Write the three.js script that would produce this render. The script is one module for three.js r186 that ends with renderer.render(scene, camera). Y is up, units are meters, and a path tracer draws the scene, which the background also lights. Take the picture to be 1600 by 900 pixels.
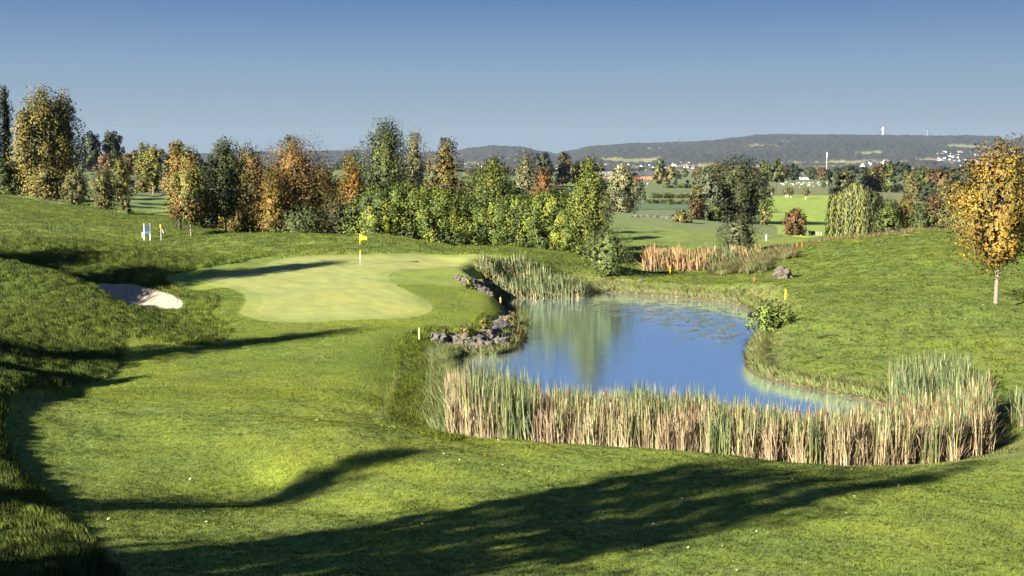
import * as THREE from 'three';
import { mergeGeometries } from 'three/addons/utils/BufferGeometryUtils.js';
import { createNoise2D, createNoise3D } from 'simplex-noise';

// ---------------------------------------------------------------- camera, sky, sun, exposure
const F = 1931, EYE = 9.3, PITCH = Math.atan(200 / F);          // focal length in pixels of a 1600 pixel wide picture; eye height above the pond
const scene = new THREE.Scene();
const camera = new THREE.PerspectiveCamera(2 * Math.atan(450 / F) * 180 / Math.PI, 16 / 9, 0.5, 20000);
camera.position.set(0, EYE, 0);
camera.rotation.x = -PITCH;
scene.add(camera);

const EXPOSURE = 4.4;
const renderer = new THREE.WebGLRenderer({ antialias: true });
renderer.toneMapping = THREE.LinearToneMapping;
renderer.toneMappingExposure = EXPOSURE;
renderer.shadowMap.enabled = true;

const SKY_STOPS = [[0, .375, .45, .5], [1.5, .36, .445, .505], [4.3, .25, .375, .525], [7.4, .12, .228, .45], [11, .112, .22, .45], [20, .1, .205, .44], [45, .07, .155, .38], [90, .05, .12, .32]];
{
  const W = 64, Hh = 1024, data = new Float32Array(W * Hh * 4);
  for (let r = 0; r < Hh; r++) {
    const el = Math.max(0, ((r + .5) / Hh - .5) * 180);
    let k = 0; while (k < SKY_STOPS.length - 2 && el > SKY_STOPS[k + 1][0]) k++;
    const a = SKY_STOPS[k], b = SKY_STOPS[k + 1], t = Math.min(1, (el - a[0]) / (b[0] - a[0]));
    for (let c = 0; c < W; c++) { for (let i = 0; i < 3; i++) data[(r * W + c) * 4 + i] = (a[i + 1] + (b[i + 1] - a[i + 1]) * t) / EXPOSURE; data[(r * W + c) * 4 + 3] = 1; }
  }
  const sky = new THREE.DataTexture(data, W, Hh, THREE.RGBAFormat, THREE.FloatType);
  sky.mapping = THREE.EquirectangularReflectionMapping; sky.magFilter = THREE.LinearFilter; sky.needsUpdate = true;
  scene.background = sky; scene.environment = sky;
}
const SUN_AZ = 47 * Math.PI / 180, SUN_EL = 23 * Math.PI / 180;   // the light travels away from the camera and to the right
const sunTravel = new THREE.Vector3(Math.sin(SUN_AZ) * Math.cos(SUN_EL), -Math.sin(SUN_EL), -Math.cos(SUN_AZ) * Math.cos(SUN_EL));
const sun = new THREE.DirectionalLight(new THREE.Color().setRGB(1, .93, .78), 5);
sun.position.set(0, 0, -60).addScaledVector(sunTravel, -200);
sun.target.position.set(0, 0, -60);
sun.castShadow = true; sun.shadow.radius = 1;
Object.assign(sun.shadow.camera, { left: -120, right: 120, top: 120, bottom: -120, near: 1, far: 600 });
scene.add(sun, sun.target);

// ---------------------------------------------------------------- small tools
function rng(seed) { let a = seed >>> 0; return () => { a = (a + 0x6D2B79F5) >>> 0; let t = a; t = Math.imul(t ^ (t >>> 15), t | 1); t ^= t + Math.imul(t ^ (t >>> 7), t | 61); return ((t ^ (t >>> 14)) >>> 0) / 4294967296; }; }
const n2 = createNoise2D(rng(11)), n2b = createNoise2D(rng(12)), n3 = createNoise3D(rng(13));
const clamp = (x, a, b) => x < a ? a : x > b ? b : x, lerp = (a, b, t) => a + (b - a) * t;
const sstep = (a, b, x) => { const t = clamp((x - a) / (b - a), 0, 1); return t * t * (3 - 2 * t); };
const used = {};
function numbered(name) { const k = used[name] = (used[name] ?? -1) + 1; return k ? name + '_' + String(k).padStart(3, '0') : name; }
function lit(o) { o.traverse((m) => { m.castShadow = m.receiveShadow = true; }); return o; }
function tag(o, label, category, group, kind) { o.userData.label = label; o.userData.category = category; if (group) o.userData.group = group; if (kind) o.userData.kind = kind; return o; }
function structure(name, geometry, material) { const m = new THREE.Mesh(geometry, material); m.name = numbered(name); m.userData.kind = 'structure'; scene.add(lit(m)); return m; }
function thing(name, label, category, pos, group) { const o = new THREE.Group(); o.name = numbered(name); o.position.set(...pos); tag(o, label, category, group); scene.add(o); return o; }
function part(name, geometry, material, parent) { const m = new THREE.Mesh(geometry, material); m.name = name; m.castShadow = m.receiveShadow = true; parent.add(m); return m; }
function copyOf(o, label, group) { const c = o.clone(); c.name = numbered(o.name.replace(/_\d{3}$/, '')); c.userData = { ...o.userData }; if (label) c.userData.label = label; if (group) c.userData.group = group; scene.add(c); return c; }
const mat = (r, g, b, rough = .9, more = {}) => new THREE.MeshStandardMaterial({ color: new THREE.Color().setRGB(r, g, b), roughness: rough, side: THREE.DoubleSide, ...more });
const vmat = (rough = .85, more = {}) => new THREE.MeshStandardMaterial({ vertexColors: true, roughness: rough, side: THREE.DoubleSide, ...more });

// a pixel of the 1600 x 900 picture at a distance d ahead -> place
function at(px, py, d) { const cy = (450 - py) / F, k = d / (Math.cos(PITCH) + cy * Math.sin(PITCH)); return { x: (px - 800) / F * k, y: EYE + (cy * Math.cos(PITCH) - Math.sin(PITCH)) * k, d }; }
const sideways = (px, d, y) => (px - 800) / F * (d * Math.cos(PITCH) + (EYE - y) * Math.sin(PITCH));

// ---------------------------------------------------------------- terrain heights: a thin-plate surface through surveyed points
const SURVEY = [
  // foreground
  [-150, 900, 19], [0, 900, 20], [200, 900, 20.5], [400, 900, 21], [800, 900, 21], [1200, 900, 21.5], [1600, 900, 22], [1800, 900, 22],
  [0, 850, 22.6], [100, 850, 22.6], [200, 850, 23], [400, 850, 24], [800, 850, 24], [1200, 850, 24.3], [1600, 850, 24.5],
  [0, 800, 25.4], [200, 800, 26.8], [400, 800, 28], [600, 800, 27.5], [1000, 800, 27.5], [1400, 800, 27.3], [1600, 800, 27.5],
  [100, 770, 28.7], [250, 770, 30], [430, 770, 31.2], [600, 770, 29.5],
  [300, 740, 31.8], [450, 745, 31.6], [600, 745, 31], [800, 740, 31.5], [1000, 740, 31.8], [1200, 745, 31.8], [1400, 760, 31],
  [250, 700, 35], [350, 690, 35], [450, 675, 35.2], [550, 668, 35.8], [600, 669, 36.5], [650, 678, 36.3],
  [700, 690, 36], [800, 697, 35.5], [900, 702, 35.2], [1000, 706, 35], [1100, 713, 34.6], [1200, 725, 34.2], [1300, 738, 33.8], [1400, 741, 33.7], [1450, 738, 34], [1520, 728, 34.6], [1600, 715, 36], [1750, 700, 37],
  [450, 650, 41], [250, 650, 40.5], [100, 700, 35], [60, 650, 40], [100, 620, 44], [550, 650, 41.5],
  [250, 600, 46.5], [450, 600, 47], [600, 600, 47], [640, 640, 44.2], [680, 660, 42.4], [690, 600, 49.5], [695, 570, 53.5],
  [350, 550, 53], [250, 560, 51.5], [550, 545, 54.5], [650, 532, 57], [450, 520, 58], [600, 520, 58.5],
  // green and its collar
  [500, 503, 61], [400, 500, 61], [640, 495, 62.5], [675, 480, 65], [380, 470, 66], [500, 450, 71], [620, 440, 73.5], [680, 450, 71], [760, 490, 66], [780, 485, 68], [563, 415, 81], [700, 425, 79], [700, 408, 85],
  [600, 398, 86], [740, 398, 86.5], [800, 405, 85], [420, 405, 83], [330, 428, 76], [380, 415, 80], [300, 440, 73.5], [320, 470, 66], [330, 510, 59.5],
  // mounds behind
  [830, 388, 93], [905, 398, 92], [860, 405, 89], [905, 420, 88.5], [440, 380, 92], [370, 368, 96], [280, 375, 94], [300, 400, 84], [520, 382, 91], [600, 370, 95], [680, 380, 95], [735, 392, 94],
  // left
  [230, 378, 99], [100, 370, 96], [0, 375, 86], [0, 340, 105], [100, 350, 103], [200, 360, 103], [0, 308, 122], [60, 320, 120], [150, 333, 115], [205, 337, 115], [260, 350, 110], [310, 371, 100], [355, 363, 102],
  [240, 330, 132], [230, 305, 180], [200, 285, 300], [250, 270, 500], [130, 265, 520], [280, 258, 1000], [-300, 300, 130], [-300, 262, 500],
  [30, 383, 77.5], [100, 388, 77], [180, 412, 75.5], [260, 432, 73.5], [40, 412, 73.5], [75, 423, 73], [130, 438, 72],
  [0, 408, 64], [60, 420, 65], [140, 448, 65], [200, 478, 62], [240, 487, 62.5], [-150, 395, 66], [-150, 450, 61], [-150, 370, 90],
  [160, 447, 72], [220, 450, 72], [275, 467, 68.5], [286, 480, 65], [250, 487, 63],
  [0, 450, 62], [100, 480, 58], [180, 520, 54], [0, 500, 53.5], [100, 540, 51.5], [190, 560, 51], [0, 545, 48], [80, 570, 48.5], [60, 590, 46.3], [0, 580, 45], [0, 620, 41], [30, 620, 41.5], [0, 680, 36], [0, 740, 30.7], [-150, 600, 43], [-150, 740, 30.3], [-150, 500, 53.5],
  // right
  [1227, 467, 70], [1200, 440, 80], [1222, 438, 83], [1100, 440, 87], [1080, 432, 90], [1000, 425, 95], [1290, 375, 108], [1350, 370, 108], [1480, 362, 108], [1600, 372, 100], [1300, 410, 93], [1250, 405, 95], [1400, 400, 92], [1500, 400, 88],
  [1400, 440, 78], [1500, 440, 75], [1440, 460, 68], [1300, 462, 70], [1550, 478, 64], [1600, 450, 72], [1300, 500, 62], [1450, 500, 60], [1600, 510, 58], [1250, 540, 58], [1300, 580, 51.5], [1350, 560, 53.5], [1450, 560, 53], [1600, 570, 50], [1500, 620, 45.5], [1600, 640, 43], [1560, 690, 38], [1800, 450, 70], [1800, 600, 46], [1800, 380, 100],
  // middle distance, right of the trees
  [1120, 420, 98], [1160, 402, 106], [1210, 390, 112], [1100, 360, 160], [950, 350, 180], [950, 400, 108], [1000, 385, 120], [1000, 345, 200], [1000, 335, 225], [1000, 315, 380], [1000, 300, 600], [1000, 280, 1400],
  [1150, 348, 250], [1250, 370, 140], [1250, 345, 280], [1250, 320, 480], [1250, 300, 800], [1250, 285, 1300], [1250, 279, 1750], [1400, 300, 800], [1600, 300, 650], [1337, 379, 160], [1430, 372, 150], [1550, 372, 140], [1900, 330, 300], [700, 300, 300], [500, 300, 300], [600, 275, 700], [780, 275, 700],
];
const HIDDEN = [ // x, ahead, height of ground that is not in view
  [-12, 106, 1.9], [-5, 106, 1.7], [3, 105, 1.5], [-18, 108, 2.1], [-10, 130, 1.5], [5, 130, 1.2], [-26.4, 69.5, 2.1], [-28.5, 69.5, 2.5], [-23.6, 69.5, 1.65],
  [0, 0, 7.5], [0, 10, 4.6], [-10, 0, 7.2], [10, 0, 7], [-12, 12, 4.3], [12, 12, 3.6], [-30, 10, 3.0], [30, 10, 3], [-40, 30, 1.8], [45, 40, 1.5], [-45, 55, 3.1], [60, 70, 2.5], [0, -25, 8], [-60, -10, 7], [60, -10, 5], [-60, 100, 5], [80, 110, 2],
  [0, 2200, -16], [-900, 1500, 1], [900, 1500, -16], [-1800, 2500, -3], [1800, 2500, -17], [0, 5000, -16], [-3500, 5000, -16], [3500, 5000, -16], [-300, 300, 6], [300, 300, -4], [700, 900, -12], [-200, 120, 7], [200, 120, 1],
];
const warp = (x, d0) => { const d = Math.max(d0, -30); return [x / (d + 45) * 4, Math.log(d + 45) * 4]; };
const tps = (() => {
  const P = [...SURVEY.map(([px, py, d]) => { const p = at(px, py, d); return [...warp(p.x, d), p.y]; }), ...HIDDEN.map(([x, d, y]) => [...warp(x, d), y])];
  const N = P.length, M = N + 3, A = [], U = (r2) => r2 < 1e-12 ? 0 : r2 * Math.log(r2);
  for (let i = 0; i < M; i++) A.push(new Float64Array(M + 1));
  for (let i = 0; i < N; i++) {
    for (let j = 0; j < N; j++) A[i][j] = U((P[i][0] - P[j][0]) ** 2 + (P[i][1] - P[j][1]) ** 2) + (i === j ? .0006 : 0);
    A[i][N] = A[N][i] = 1; A[i][N + 1] = A[N + 1][i] = P[i][0]; A[i][N + 2] = A[N + 2][i] = P[i][1]; A[i][M] = P[i][2];
  }
  for (let c = 0; c < M; c++) {
    let best = c; for (let r = c + 1; r < M; r++) if (Math.abs(A[r][c]) > Math.abs(A[best][c])) best = r;
    [A[c], A[best]] = [A[best], A[c]];
    for (let r = c + 1; r < M; r++) { const f = A[r][c] / A[c][c]; if (f) for (let k = c; k <= M; k++) A[r][k] -= f * A[c][k]; }
  }
  const w = new Float64Array(M);
  for (let r = M - 1; r >= 0; r--) { let s = A[r][M]; for (let k = r + 1; k < M; k++) s -= A[r][k] * w[k]; w[r] = s / A[r][r]; }
  const X = P.map((p) => p[0]), Y = P.map((p) => p[1]);
  return (x, d) => {
    const [a, b] = warp(x, d); let s = w[N] + w[N + 1] * a + w[N + 2] * b;
    for (let i = 0; i < N; i++) { const p = a - X[i], q = b - Y[i], r2 = p * p + q * q; if (r2 > 1e-12) s += w[i] * r2 * Math.log(r2); }
    return s;
  };
})();

// outlines on the ground
function smoothLoop(pts, n = 12) { const c = new THREE.CatmullRomCurve3(pts.map((p) => new THREE.Vector3(p[0], 0, p[1])), true, 'centripetal'); return c.getPoints(pts.length * n).slice(0, -1).map((v) => [v.x, v.z]); }
function signedTo(poly) { // negative inside
  let x0 = 1e9, x1 = -1e9, d0 = 1e9, d1 = -1e9; for (const [x, d] of poly) { x0 = Math.min(x0, x); x1 = Math.max(x1, x); d0 = Math.min(d0, d); d1 = Math.max(d1, d); }
  const f = (x, d) => {
    const ox = Math.max(x0 - x, 0, x - x1), od = Math.max(d0 - d, 0, d - d1); if (ox > 6 || od > 6) return Math.hypot(ox, od);
    let best = 1e9, inside = false;
    for (let i = 0, j = poly.length - 1; i < poly.length; j = i++) {
      const [ax, ad] = poly[j], [bx, bd] = poly[i], ex = bx - ax, ed = bd - ad, t = clamp(((x - ax) * ex + (d - ad) * ed) / (ex * ex + ed * ed + 1e-12), 0, 1), qx = x - ax - ex * t, qd = d - ad - ed * t;
      best = Math.min(best, qx * qx + qd * qd);
      if ((ad > d) !== (bd > d) && x < ax + (d - ad) / (bd - ad) * ex) inside = !inside;
    }
    return (inside ? -1 : 1) * Math.sqrt(best);
  };
  f.box = [x0, x1, d0, d1]; return f;
}
const onWater = (px, py) => { const cy = (450 - py) / F, k = EYE / (Math.sin(PITCH) - cy * Math.cos(PITCH)); return [(px - 800) / F * k, k * (Math.cos(PITCH) + cy * Math.sin(PITCH))]; };
const POND = smoothLoop([[795, 464], [850, 462], [905, 458], [960, 458], [1000, 462], [1050, 466], [1100, 470], [1145, 477], [1168, 486], [1183, 500], [1180, 525], [1166, 545], [1160, 562], [1165, 577], [1185, 591], [1230, 603], [1290, 615], [1350, 628], [1410, 645], [1470, 665], [1515, 690], [1520, 708], [1480, 720], [1400, 728], [1300, 729], [1200, 726], [1100, 721], [1000, 713], [900, 706], [800, 699], [740, 693], [712, 680], [706, 645], [706, 610], [702, 580], [698, 560], [722, 553], [760, 555], [795, 549], [815, 530], [822, 512], [817, 498], [803, 487], [788, 478], [775, 470]].map((p) => onWater(...p)), 6);
const pondAt = signedTo(POND);
// the raised edge of the rough on the left, seen from above
const STEP = [[195, 520, 53], [193, 545, 51], [175, 585, 48], [110, 603, 45.5], [60, 612, 43.5], [22, 632, 41], [8, 660, 38.5], [10, 700, 35], [30, 740, 31.5], [75, 785, 27.6], [135, 838, 24], [190, 900, 20.8], [240, 980, 18]].map(([px, py, d]) => { const p = at(px, py, d); return [p.x, d]; });
function stepAt(x, d) { // + on the rough side
  let best = 1e9, side = 1;
  for (let i = 1; i < STEP.length; i++) {
    const [ax, ad] = STEP[i - 1], [bx, bd] = STEP[i], ex = bx - ax, ed = bd - ad, t = clamp(((x - ax) * ex + (d - ad) * ed) / (ex * ex + ed * ed), 0, 1), qx = x - ax - ex * t, qd = d - ad - ed * t, q = qx * qx + qd * qd;
    if (q < best) { best = q; side = ex * (d - ad) - ed * (x - ax) < 0 ? 1 : -1; }
  }
  return side * Math.sqrt(best);
}
let bunkerAt = null;
function base(x, d) {
  let h = tps(x, d);
  if (d > 14 && d < 60 && x > -34 && x < -4) { const s = stepAt(x, d), fade = sstep(54, 41, d) * lerp(.2, 1, sstep(22, 31, d)) * sstep(13, 19, d); h += .4 * fade * sstep(-.15, .75, s) * sstep(16, 3, s); }
  if (d > 15 && d < 200) h += .035 * n2(x * .35, d * .35) + .02 * n2(x * 1.1 + 9, d * 1.1);
  if (d > 55 && d < 260) { const k = Math.max(sstep(-13, -18, x) * sstep(55, 66, d), sstep(88, 93, d), sstep(14, 22, x)) * sstep(260, 130, d); if (k > 0) h += k * (.2 * n2(x * .1 + 3, d * .085) + .09 * n2b(x * .27, d * .22)); }
  if (d > 1800) h = lerp(h, -16.5, sstep(1800, 3000, d));
  if (d > 30 && d < 92 && x > -12 && x < 26) { const s = pondAt(x, d); h = s <= 0 ? -.1 - .6 * sstep(0, 2.5, -s) : s < 4.2 ? Math.min(h, .2) * sstep(.03, .26, s) * sstep(4, 8, x) + lerp(-.1, h - Math.min(h, .2) * sstep(4, 8, x), sstep(-.1, 2.5 + 1.7 * sstep(1, -2, x) * sstep(42.5, 46, d) * sstep(60, 56, d), s)) : h; }
  return h;
}
function hitWith(f, px, py) { // where the sight line through a pixel meets the ground
  const a = at(px, py, 1), dx = a.x, dy = a.y - EYE; let d = 17;
  for (; d < 600; d += d < 130 ? .15 : 2) if (EYE + dy * d < f(dx * d, d)) break;
  let lo = d - (d < 130 ? .15 : 2), hi = d;
  for (let i = 0; i < 12; i++) { const m = (lo + hi) / 2; if (EYE + dy * m < f(dx * m, m)) hi = m; else lo = m; }
  return [dx * hi, hi];
}
const BUNKER = smoothLoop([[148, 446], [165, 459], [190, 471], [215, 481], [250, 485], [280, 485], [286, 477], [275, 467], [255, 459], [230, 452], [190, 446]].map((p) => hitWith(base, ...p)), 8);
bunkerAt = signedTo(BUNKER);
function height(x, d) {
  let h = base(x, d);
  if (d > 55 && d < 78 && x < -12 && x > -32) { const s = bunkerAt(x, d); if (s < .3) h -= .42 * sstep(.05, -1.3, s) - .1 * sstep(.3, 0, Math.abs(s)); }
  return h;
}
const hit = (px, py) => hitWith(height, px, py);

// ---------------------------------------------------------------- ground sheet
const NX0 = -56, NX1 = 58, ND0 = 16, ND1 = 126, STEPM = .3;
function lines(a, b, lo, hi, grow) {
  const mid = []; const n = Math.round((b - a) / STEPM); for (let i = 0; i <= n; i++) mid.push(a + (b - a) * i / n);
  const down = [], up = []; let s = STEPM, p = a; while (p > lo) { s *= grow; p -= s; down.push(p); } s = STEPM; p = b; while (p < hi) { s *= grow; p += s; up.push(p); }
  return [...down.reverse(), ...mid, ...up];
}
const GX = lines(NX0, NX1, -4000, 4000, 1.13), GD = lines(ND0, ND1, -60, 7500, 1.05), NXL = GX.length, NDL = GD.length;
const GH = new Float32Array(NXL * NDL);
for (let j = 0; j < NDL; j++) for (let i = 0; i < NXL; i++) GH[j * NXL + i] = height(GX[i], GD[j]);
const find = (a, v) => { let lo = 0, hi = a.length - 2; while (lo < hi) { const m = (lo + hi + 1) >> 1; if (a[m] <= v) lo = m; else hi = m - 1; } return lo; };
function groundY(x, d) { // on the sheet itself
  const i = find(GX, x), j = find(GD, d), u = (x - GX[i]) / (GX[i + 1] - GX[i]), v = (d - GD[j]) / (GD[j + 1] - GD[j]), q = j * NXL + i;
  const a = GH[q], b = GH[q + 1], c = GH[q + NXL], e = GH[q + NXL + 1];
  return u + v < 1 ? a + (b - a) * u + (c - a) * v : e + (c - e) * (1 - u) + (b - e) * (1 - v);
}
function normalAt(x, d, e = .3) { return new THREE.Vector3(groundY(x - e, d) - groundY(x + e, d), 2 * e, -(groundY(x, d - e) - groundY(x, d + e))).normalize(); }

// a sheet cut from the ground grid along an outline, lifted a little
function patch(sdf, lift, reach = 0, edge = 0) {
  const pos = [], uv = [], nor = [], cache = new Map(), [bx0, bx1, bd0, bd1] = sdf.box, i0 = find(GX, bx0 - reach), i1 = find(GX, bx1 + reach) + 1, j0 = find(GD, bd0 - reach), j1 = find(GD, bd1 + reach) + 1;
  const V = (i, j) => { const k = j * NXL + i; let v = cache.get(k); if (!v) { v = { x: GX[i], d: GD[j], y: GH[k], s: sdf(GX[i], GD[j]) - reach }; cache.set(k, v); } return v; };
  const cut = (a, b) => { const t = a.s / (a.s - b.s); return { x: lerp(a.x, b.x, t), d: lerp(a.d, b.d, t), y: lerp(a.y, b.y, t), s: 0 }; };
  const put = (p) => { pos.push(p.x, p.y + lift * (edge ? sstep(0, -edge, p.s) : 1), -p.d); uv.push(p.x, p.d); const n = normalAt(p.x, p.d); nor.push(n.x, n.y, n.z); };
  const tri = (a, b, c) => {
    const P = [a, b, c], out = [];
    for (let k = 0; k < 3; k++) { const p = P[k], q = P[(k + 1) % 3]; if (p.s < 0) out.push(p); if ((p.s < 0) !== (q.s < 0)) out.push(cut(p, q)); }
    for (let k = 2; k < out.length; k++) { put(out[0]); put(out[k - 1]); put(out[k]); }
  };
  for (let j = j0; j < Math.min(j1, NDL - 1); j++) for (let i = i0; i < Math.min(i1, NXL - 1); i++) {
    const a = V(i, j), b = V(i + 1, j), c = V(i, j + 1), e = V(i + 1, j + 1);
    if (a.s >= 0 && b.s >= 0 && c.s >= 0 && e.s >= 0) continue;
    tri(a, b, c); tri(b, e, c);
  }
  const g = new THREE.BufferGeometry();
  g.setAttribute('position', new THREE.Float32BufferAttribute(pos, 3)); g.setAttribute('normal', new THREE.Float32BufferAttribute(nor, 3)); g.setAttribute('uv', new THREE.Float32BufferAttribute(uv, 2));
  return g;
}
const loopOf = (pts, n = 6) => smoothLoop(pts.map((p) => hit(...p)), n);
const GREEN = loopOf([[376, 490], [384, 472], [380, 458], [350, 449], [318, 443], [300, 437], [330, 430], [365, 424], [410, 417], [432, 407], [480, 401], [563, 398.5], [650, 397.5], [740, 398.5], [792, 402], [803, 408], [760, 414], [700, 419], [635, 422], [612, 428], [610, 437], [626, 450], [650, 462], [668, 471], [677, 482], [668, 490], [640, 496.5], [560, 500], [500, 503], [440, 504.5], [400, 498]], 8);
const greenAt = signedTo(GREEN);
const ROUGH_BANK = signedTo(loopOf([[592, 662], [608, 628], [628, 590], [642, 556], [668, 536], [700, 542], [704, 600], [708, 660], [706, 690], [650, 676]], 4));
const MOUND_FACE = signedTo(loopOf([[200, 700], [350, 690], [470, 678], [570, 676], [600, 690], [560, 735], [450, 758], [300, 758], [215, 735]], 4));
const paleLine = signedTo(loopOf([[584, 662], [600, 628], [620, 590], [634, 558], [640, 556], [626, 590], [606, 630], [591, 663]], 3));

// how rough the turf is at a place: 0 mown fairway .. 1 long rough
function roughAt(x, d) {
  let r = 0;
  if (x < -4 && d < 60) { const s = stepAt(x, d); r = Math.max(r, sstep(-.1, .3, s)); }
  if (d >= 52) { const px = 800 + x / d * F; const hill = sstep(-12.5, -14.5, x + (d - 60) * .05) * sstep(52, 56, d); r = Math.max(r, hill * (d < 84 ? 1 : .75)); r = Math.max(r, sstep(85.5, 88, d) * (x < 14 ? .75 : 0)); }
  if (d < 62 && x > -9 && x < 0) r = Math.max(r, .4 * sstep(.1, -.1, ROUGH_BANK(x, d)));
  if (d > 28 && d < 37 && x < -3 && x > -12) r = Math.max(r, .3 * sstep(.5, -.8, MOUND_FACE(x, d) + .4 * n2(x, d)));
  if (x > 3 && d > 36) { const s = pondAt(x, d); r = Math.max(r, x > 12 || d > 72 ? .72 : .3); if (s < 2.5) r = Math.max(r, .8); }
  if (d > 55 && d < 92) { const g = greenAt(x, d); if (g < 4 && g > 0) r *= sstep(.3, 4, g) * .8 + .2; if (g <= 0) r = 0; }
  return r;
}
function turf(x, d, out) { // base colour of the turf, linear
  const rough = roughAt(x, d), a = n2(x * .09, d * .09), b = n2b(x * .33, d * .33), c = n2(x * 1.3 + 50, d * 1.3), e = n2b(x * 4.2, d * 4.2);
  let r = lerp(.136, .074, rough), g = lerp(.178, .106, rough), bl = lerp(.012, .0055, rough); { const p = n2b(x * .055 + 8, d * .05) * .5 + n2(x * .14 + 2, d * .12) * .35; const q = 1 + .2 * p * (.4 + .6 * rough); r *= q * (1 + .08 * p); g *= q; }
  if (d > 37 && d < 62 && x < 0) { const band = Math.sin((x * .82 - d * .57) * 1.9) * sstep(37, 42, d) * sstep(62, 57, d) * (1 - rough); r *= 1 + .055 * band; g *= 1 + .045 * band; }
  if (d < 36) { const band = Math.sin((x * .2 + d * .98) * 1.7) * (1 - rough); r *= 1 + .04 * band; g *= 1 + .035 * band; }
  const warm = .10 * a + .08 * b, v = 1 + .10 * b + .10 * c * (1 + rough) + (.08 + .16 * rough) * e;
  r *= v * (1 + warm); g *= v * (1 + .3 * warm); bl *= v * (1 - .8 * warm);
  const grey = sstep(.35, .8, n2(x * .16 + 30, d * .22)) * (1 - rough) * .16;         // thin greyish turf
  r = lerp(r, .145, grey); g = lerp(g, .155, grey); bl = lerp(bl, .06, grey);
  if (d > 34 && d < 95 && x > -12 && x < 27) {
    const s = pondAt(x, d);
    if (s < 3) { const dry = sstep(2.6, .3, s + .7 * b) * (x < 2 ? .15 : .6); r = lerp(r, .17, dry); g = lerp(g, .15, dry); bl = lerp(bl, .05, dry); }
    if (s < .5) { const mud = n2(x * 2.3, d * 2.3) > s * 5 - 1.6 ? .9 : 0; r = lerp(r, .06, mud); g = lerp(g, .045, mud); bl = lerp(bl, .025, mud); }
  }
  if (d > 40 && d < 60 && x > -8 && x < -2) { const s = paleLine(x, d); if (s < .15) { const t = sstep(.15, -.1, s) * .5; r = lerp(r, .2, t); g = lerp(g, .2, t); bl = lerp(bl, .07, t); } }
  out[0] = Math.max(.01, r); out[1] = Math.max(.012, g); out[2] = Math.max(.004, bl); return out;
}
const srgb = (v) => v <= .0031308 ? v * 12.92 : 1.055 * Math.pow(v, 1 / 2.4) - .055;
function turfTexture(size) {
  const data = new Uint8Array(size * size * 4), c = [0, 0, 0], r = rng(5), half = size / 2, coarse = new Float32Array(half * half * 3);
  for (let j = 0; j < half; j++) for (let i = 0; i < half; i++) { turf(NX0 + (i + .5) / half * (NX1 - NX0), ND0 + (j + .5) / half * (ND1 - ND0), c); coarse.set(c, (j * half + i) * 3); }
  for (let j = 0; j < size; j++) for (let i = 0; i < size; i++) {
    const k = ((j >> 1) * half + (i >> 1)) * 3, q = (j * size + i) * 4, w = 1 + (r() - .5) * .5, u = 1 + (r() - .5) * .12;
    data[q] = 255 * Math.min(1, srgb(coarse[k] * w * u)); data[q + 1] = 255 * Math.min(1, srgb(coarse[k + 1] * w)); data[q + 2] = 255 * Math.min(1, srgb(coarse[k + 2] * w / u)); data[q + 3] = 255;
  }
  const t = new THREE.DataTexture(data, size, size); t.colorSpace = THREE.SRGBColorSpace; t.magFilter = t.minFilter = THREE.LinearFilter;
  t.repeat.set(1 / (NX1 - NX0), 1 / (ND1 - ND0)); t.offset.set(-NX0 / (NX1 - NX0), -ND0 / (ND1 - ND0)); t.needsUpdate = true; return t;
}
function noiseTexture(size, f, seed, wrap = true) { // grey noise that tiles
  const data = new Uint8Array(size * size * 4), r = rng(seed);
  for (let j = 0; j < size; j++) for (let i = 0; i < size; i++) { const v = clamp(f(i / size, j / size, r), 0, 1) * 255, q = (j * size + i) * 4; data[q] = data[q + 1] = data[q + 2] = v; data[q + 3] = 255; }
  const t = new THREE.DataTexture(data, size, size); t.wrapS = t.wrapT = THREE.RepeatWrapping; t.magFilter = t.minFilter = THREE.LinearFilter; t.needsUpdate = true; return t;
}
const tile = (u, v, k) => { const a = n2(u * k, v * k), b = n2((u - 1) * k, v * k), c = n2(u * k, (v - 1) * k), e = n2((u - 1) * k, (v - 1) * k); return lerp(lerp(a, b, u), lerp(c, e, u), v); };
const grassBump = noiseTexture(512, (u, v, r) => .5 + .22 * tile(u, v, 24) + .18 * tile(u, v, 60) + (r() - .5) * .35, 21);
grassBump.repeat.set(1 / 3.1, 1 / 3.1);
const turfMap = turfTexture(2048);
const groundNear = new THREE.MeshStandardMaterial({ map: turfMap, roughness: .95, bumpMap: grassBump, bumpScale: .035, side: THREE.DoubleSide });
const groundFar = vmat(.95);
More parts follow.
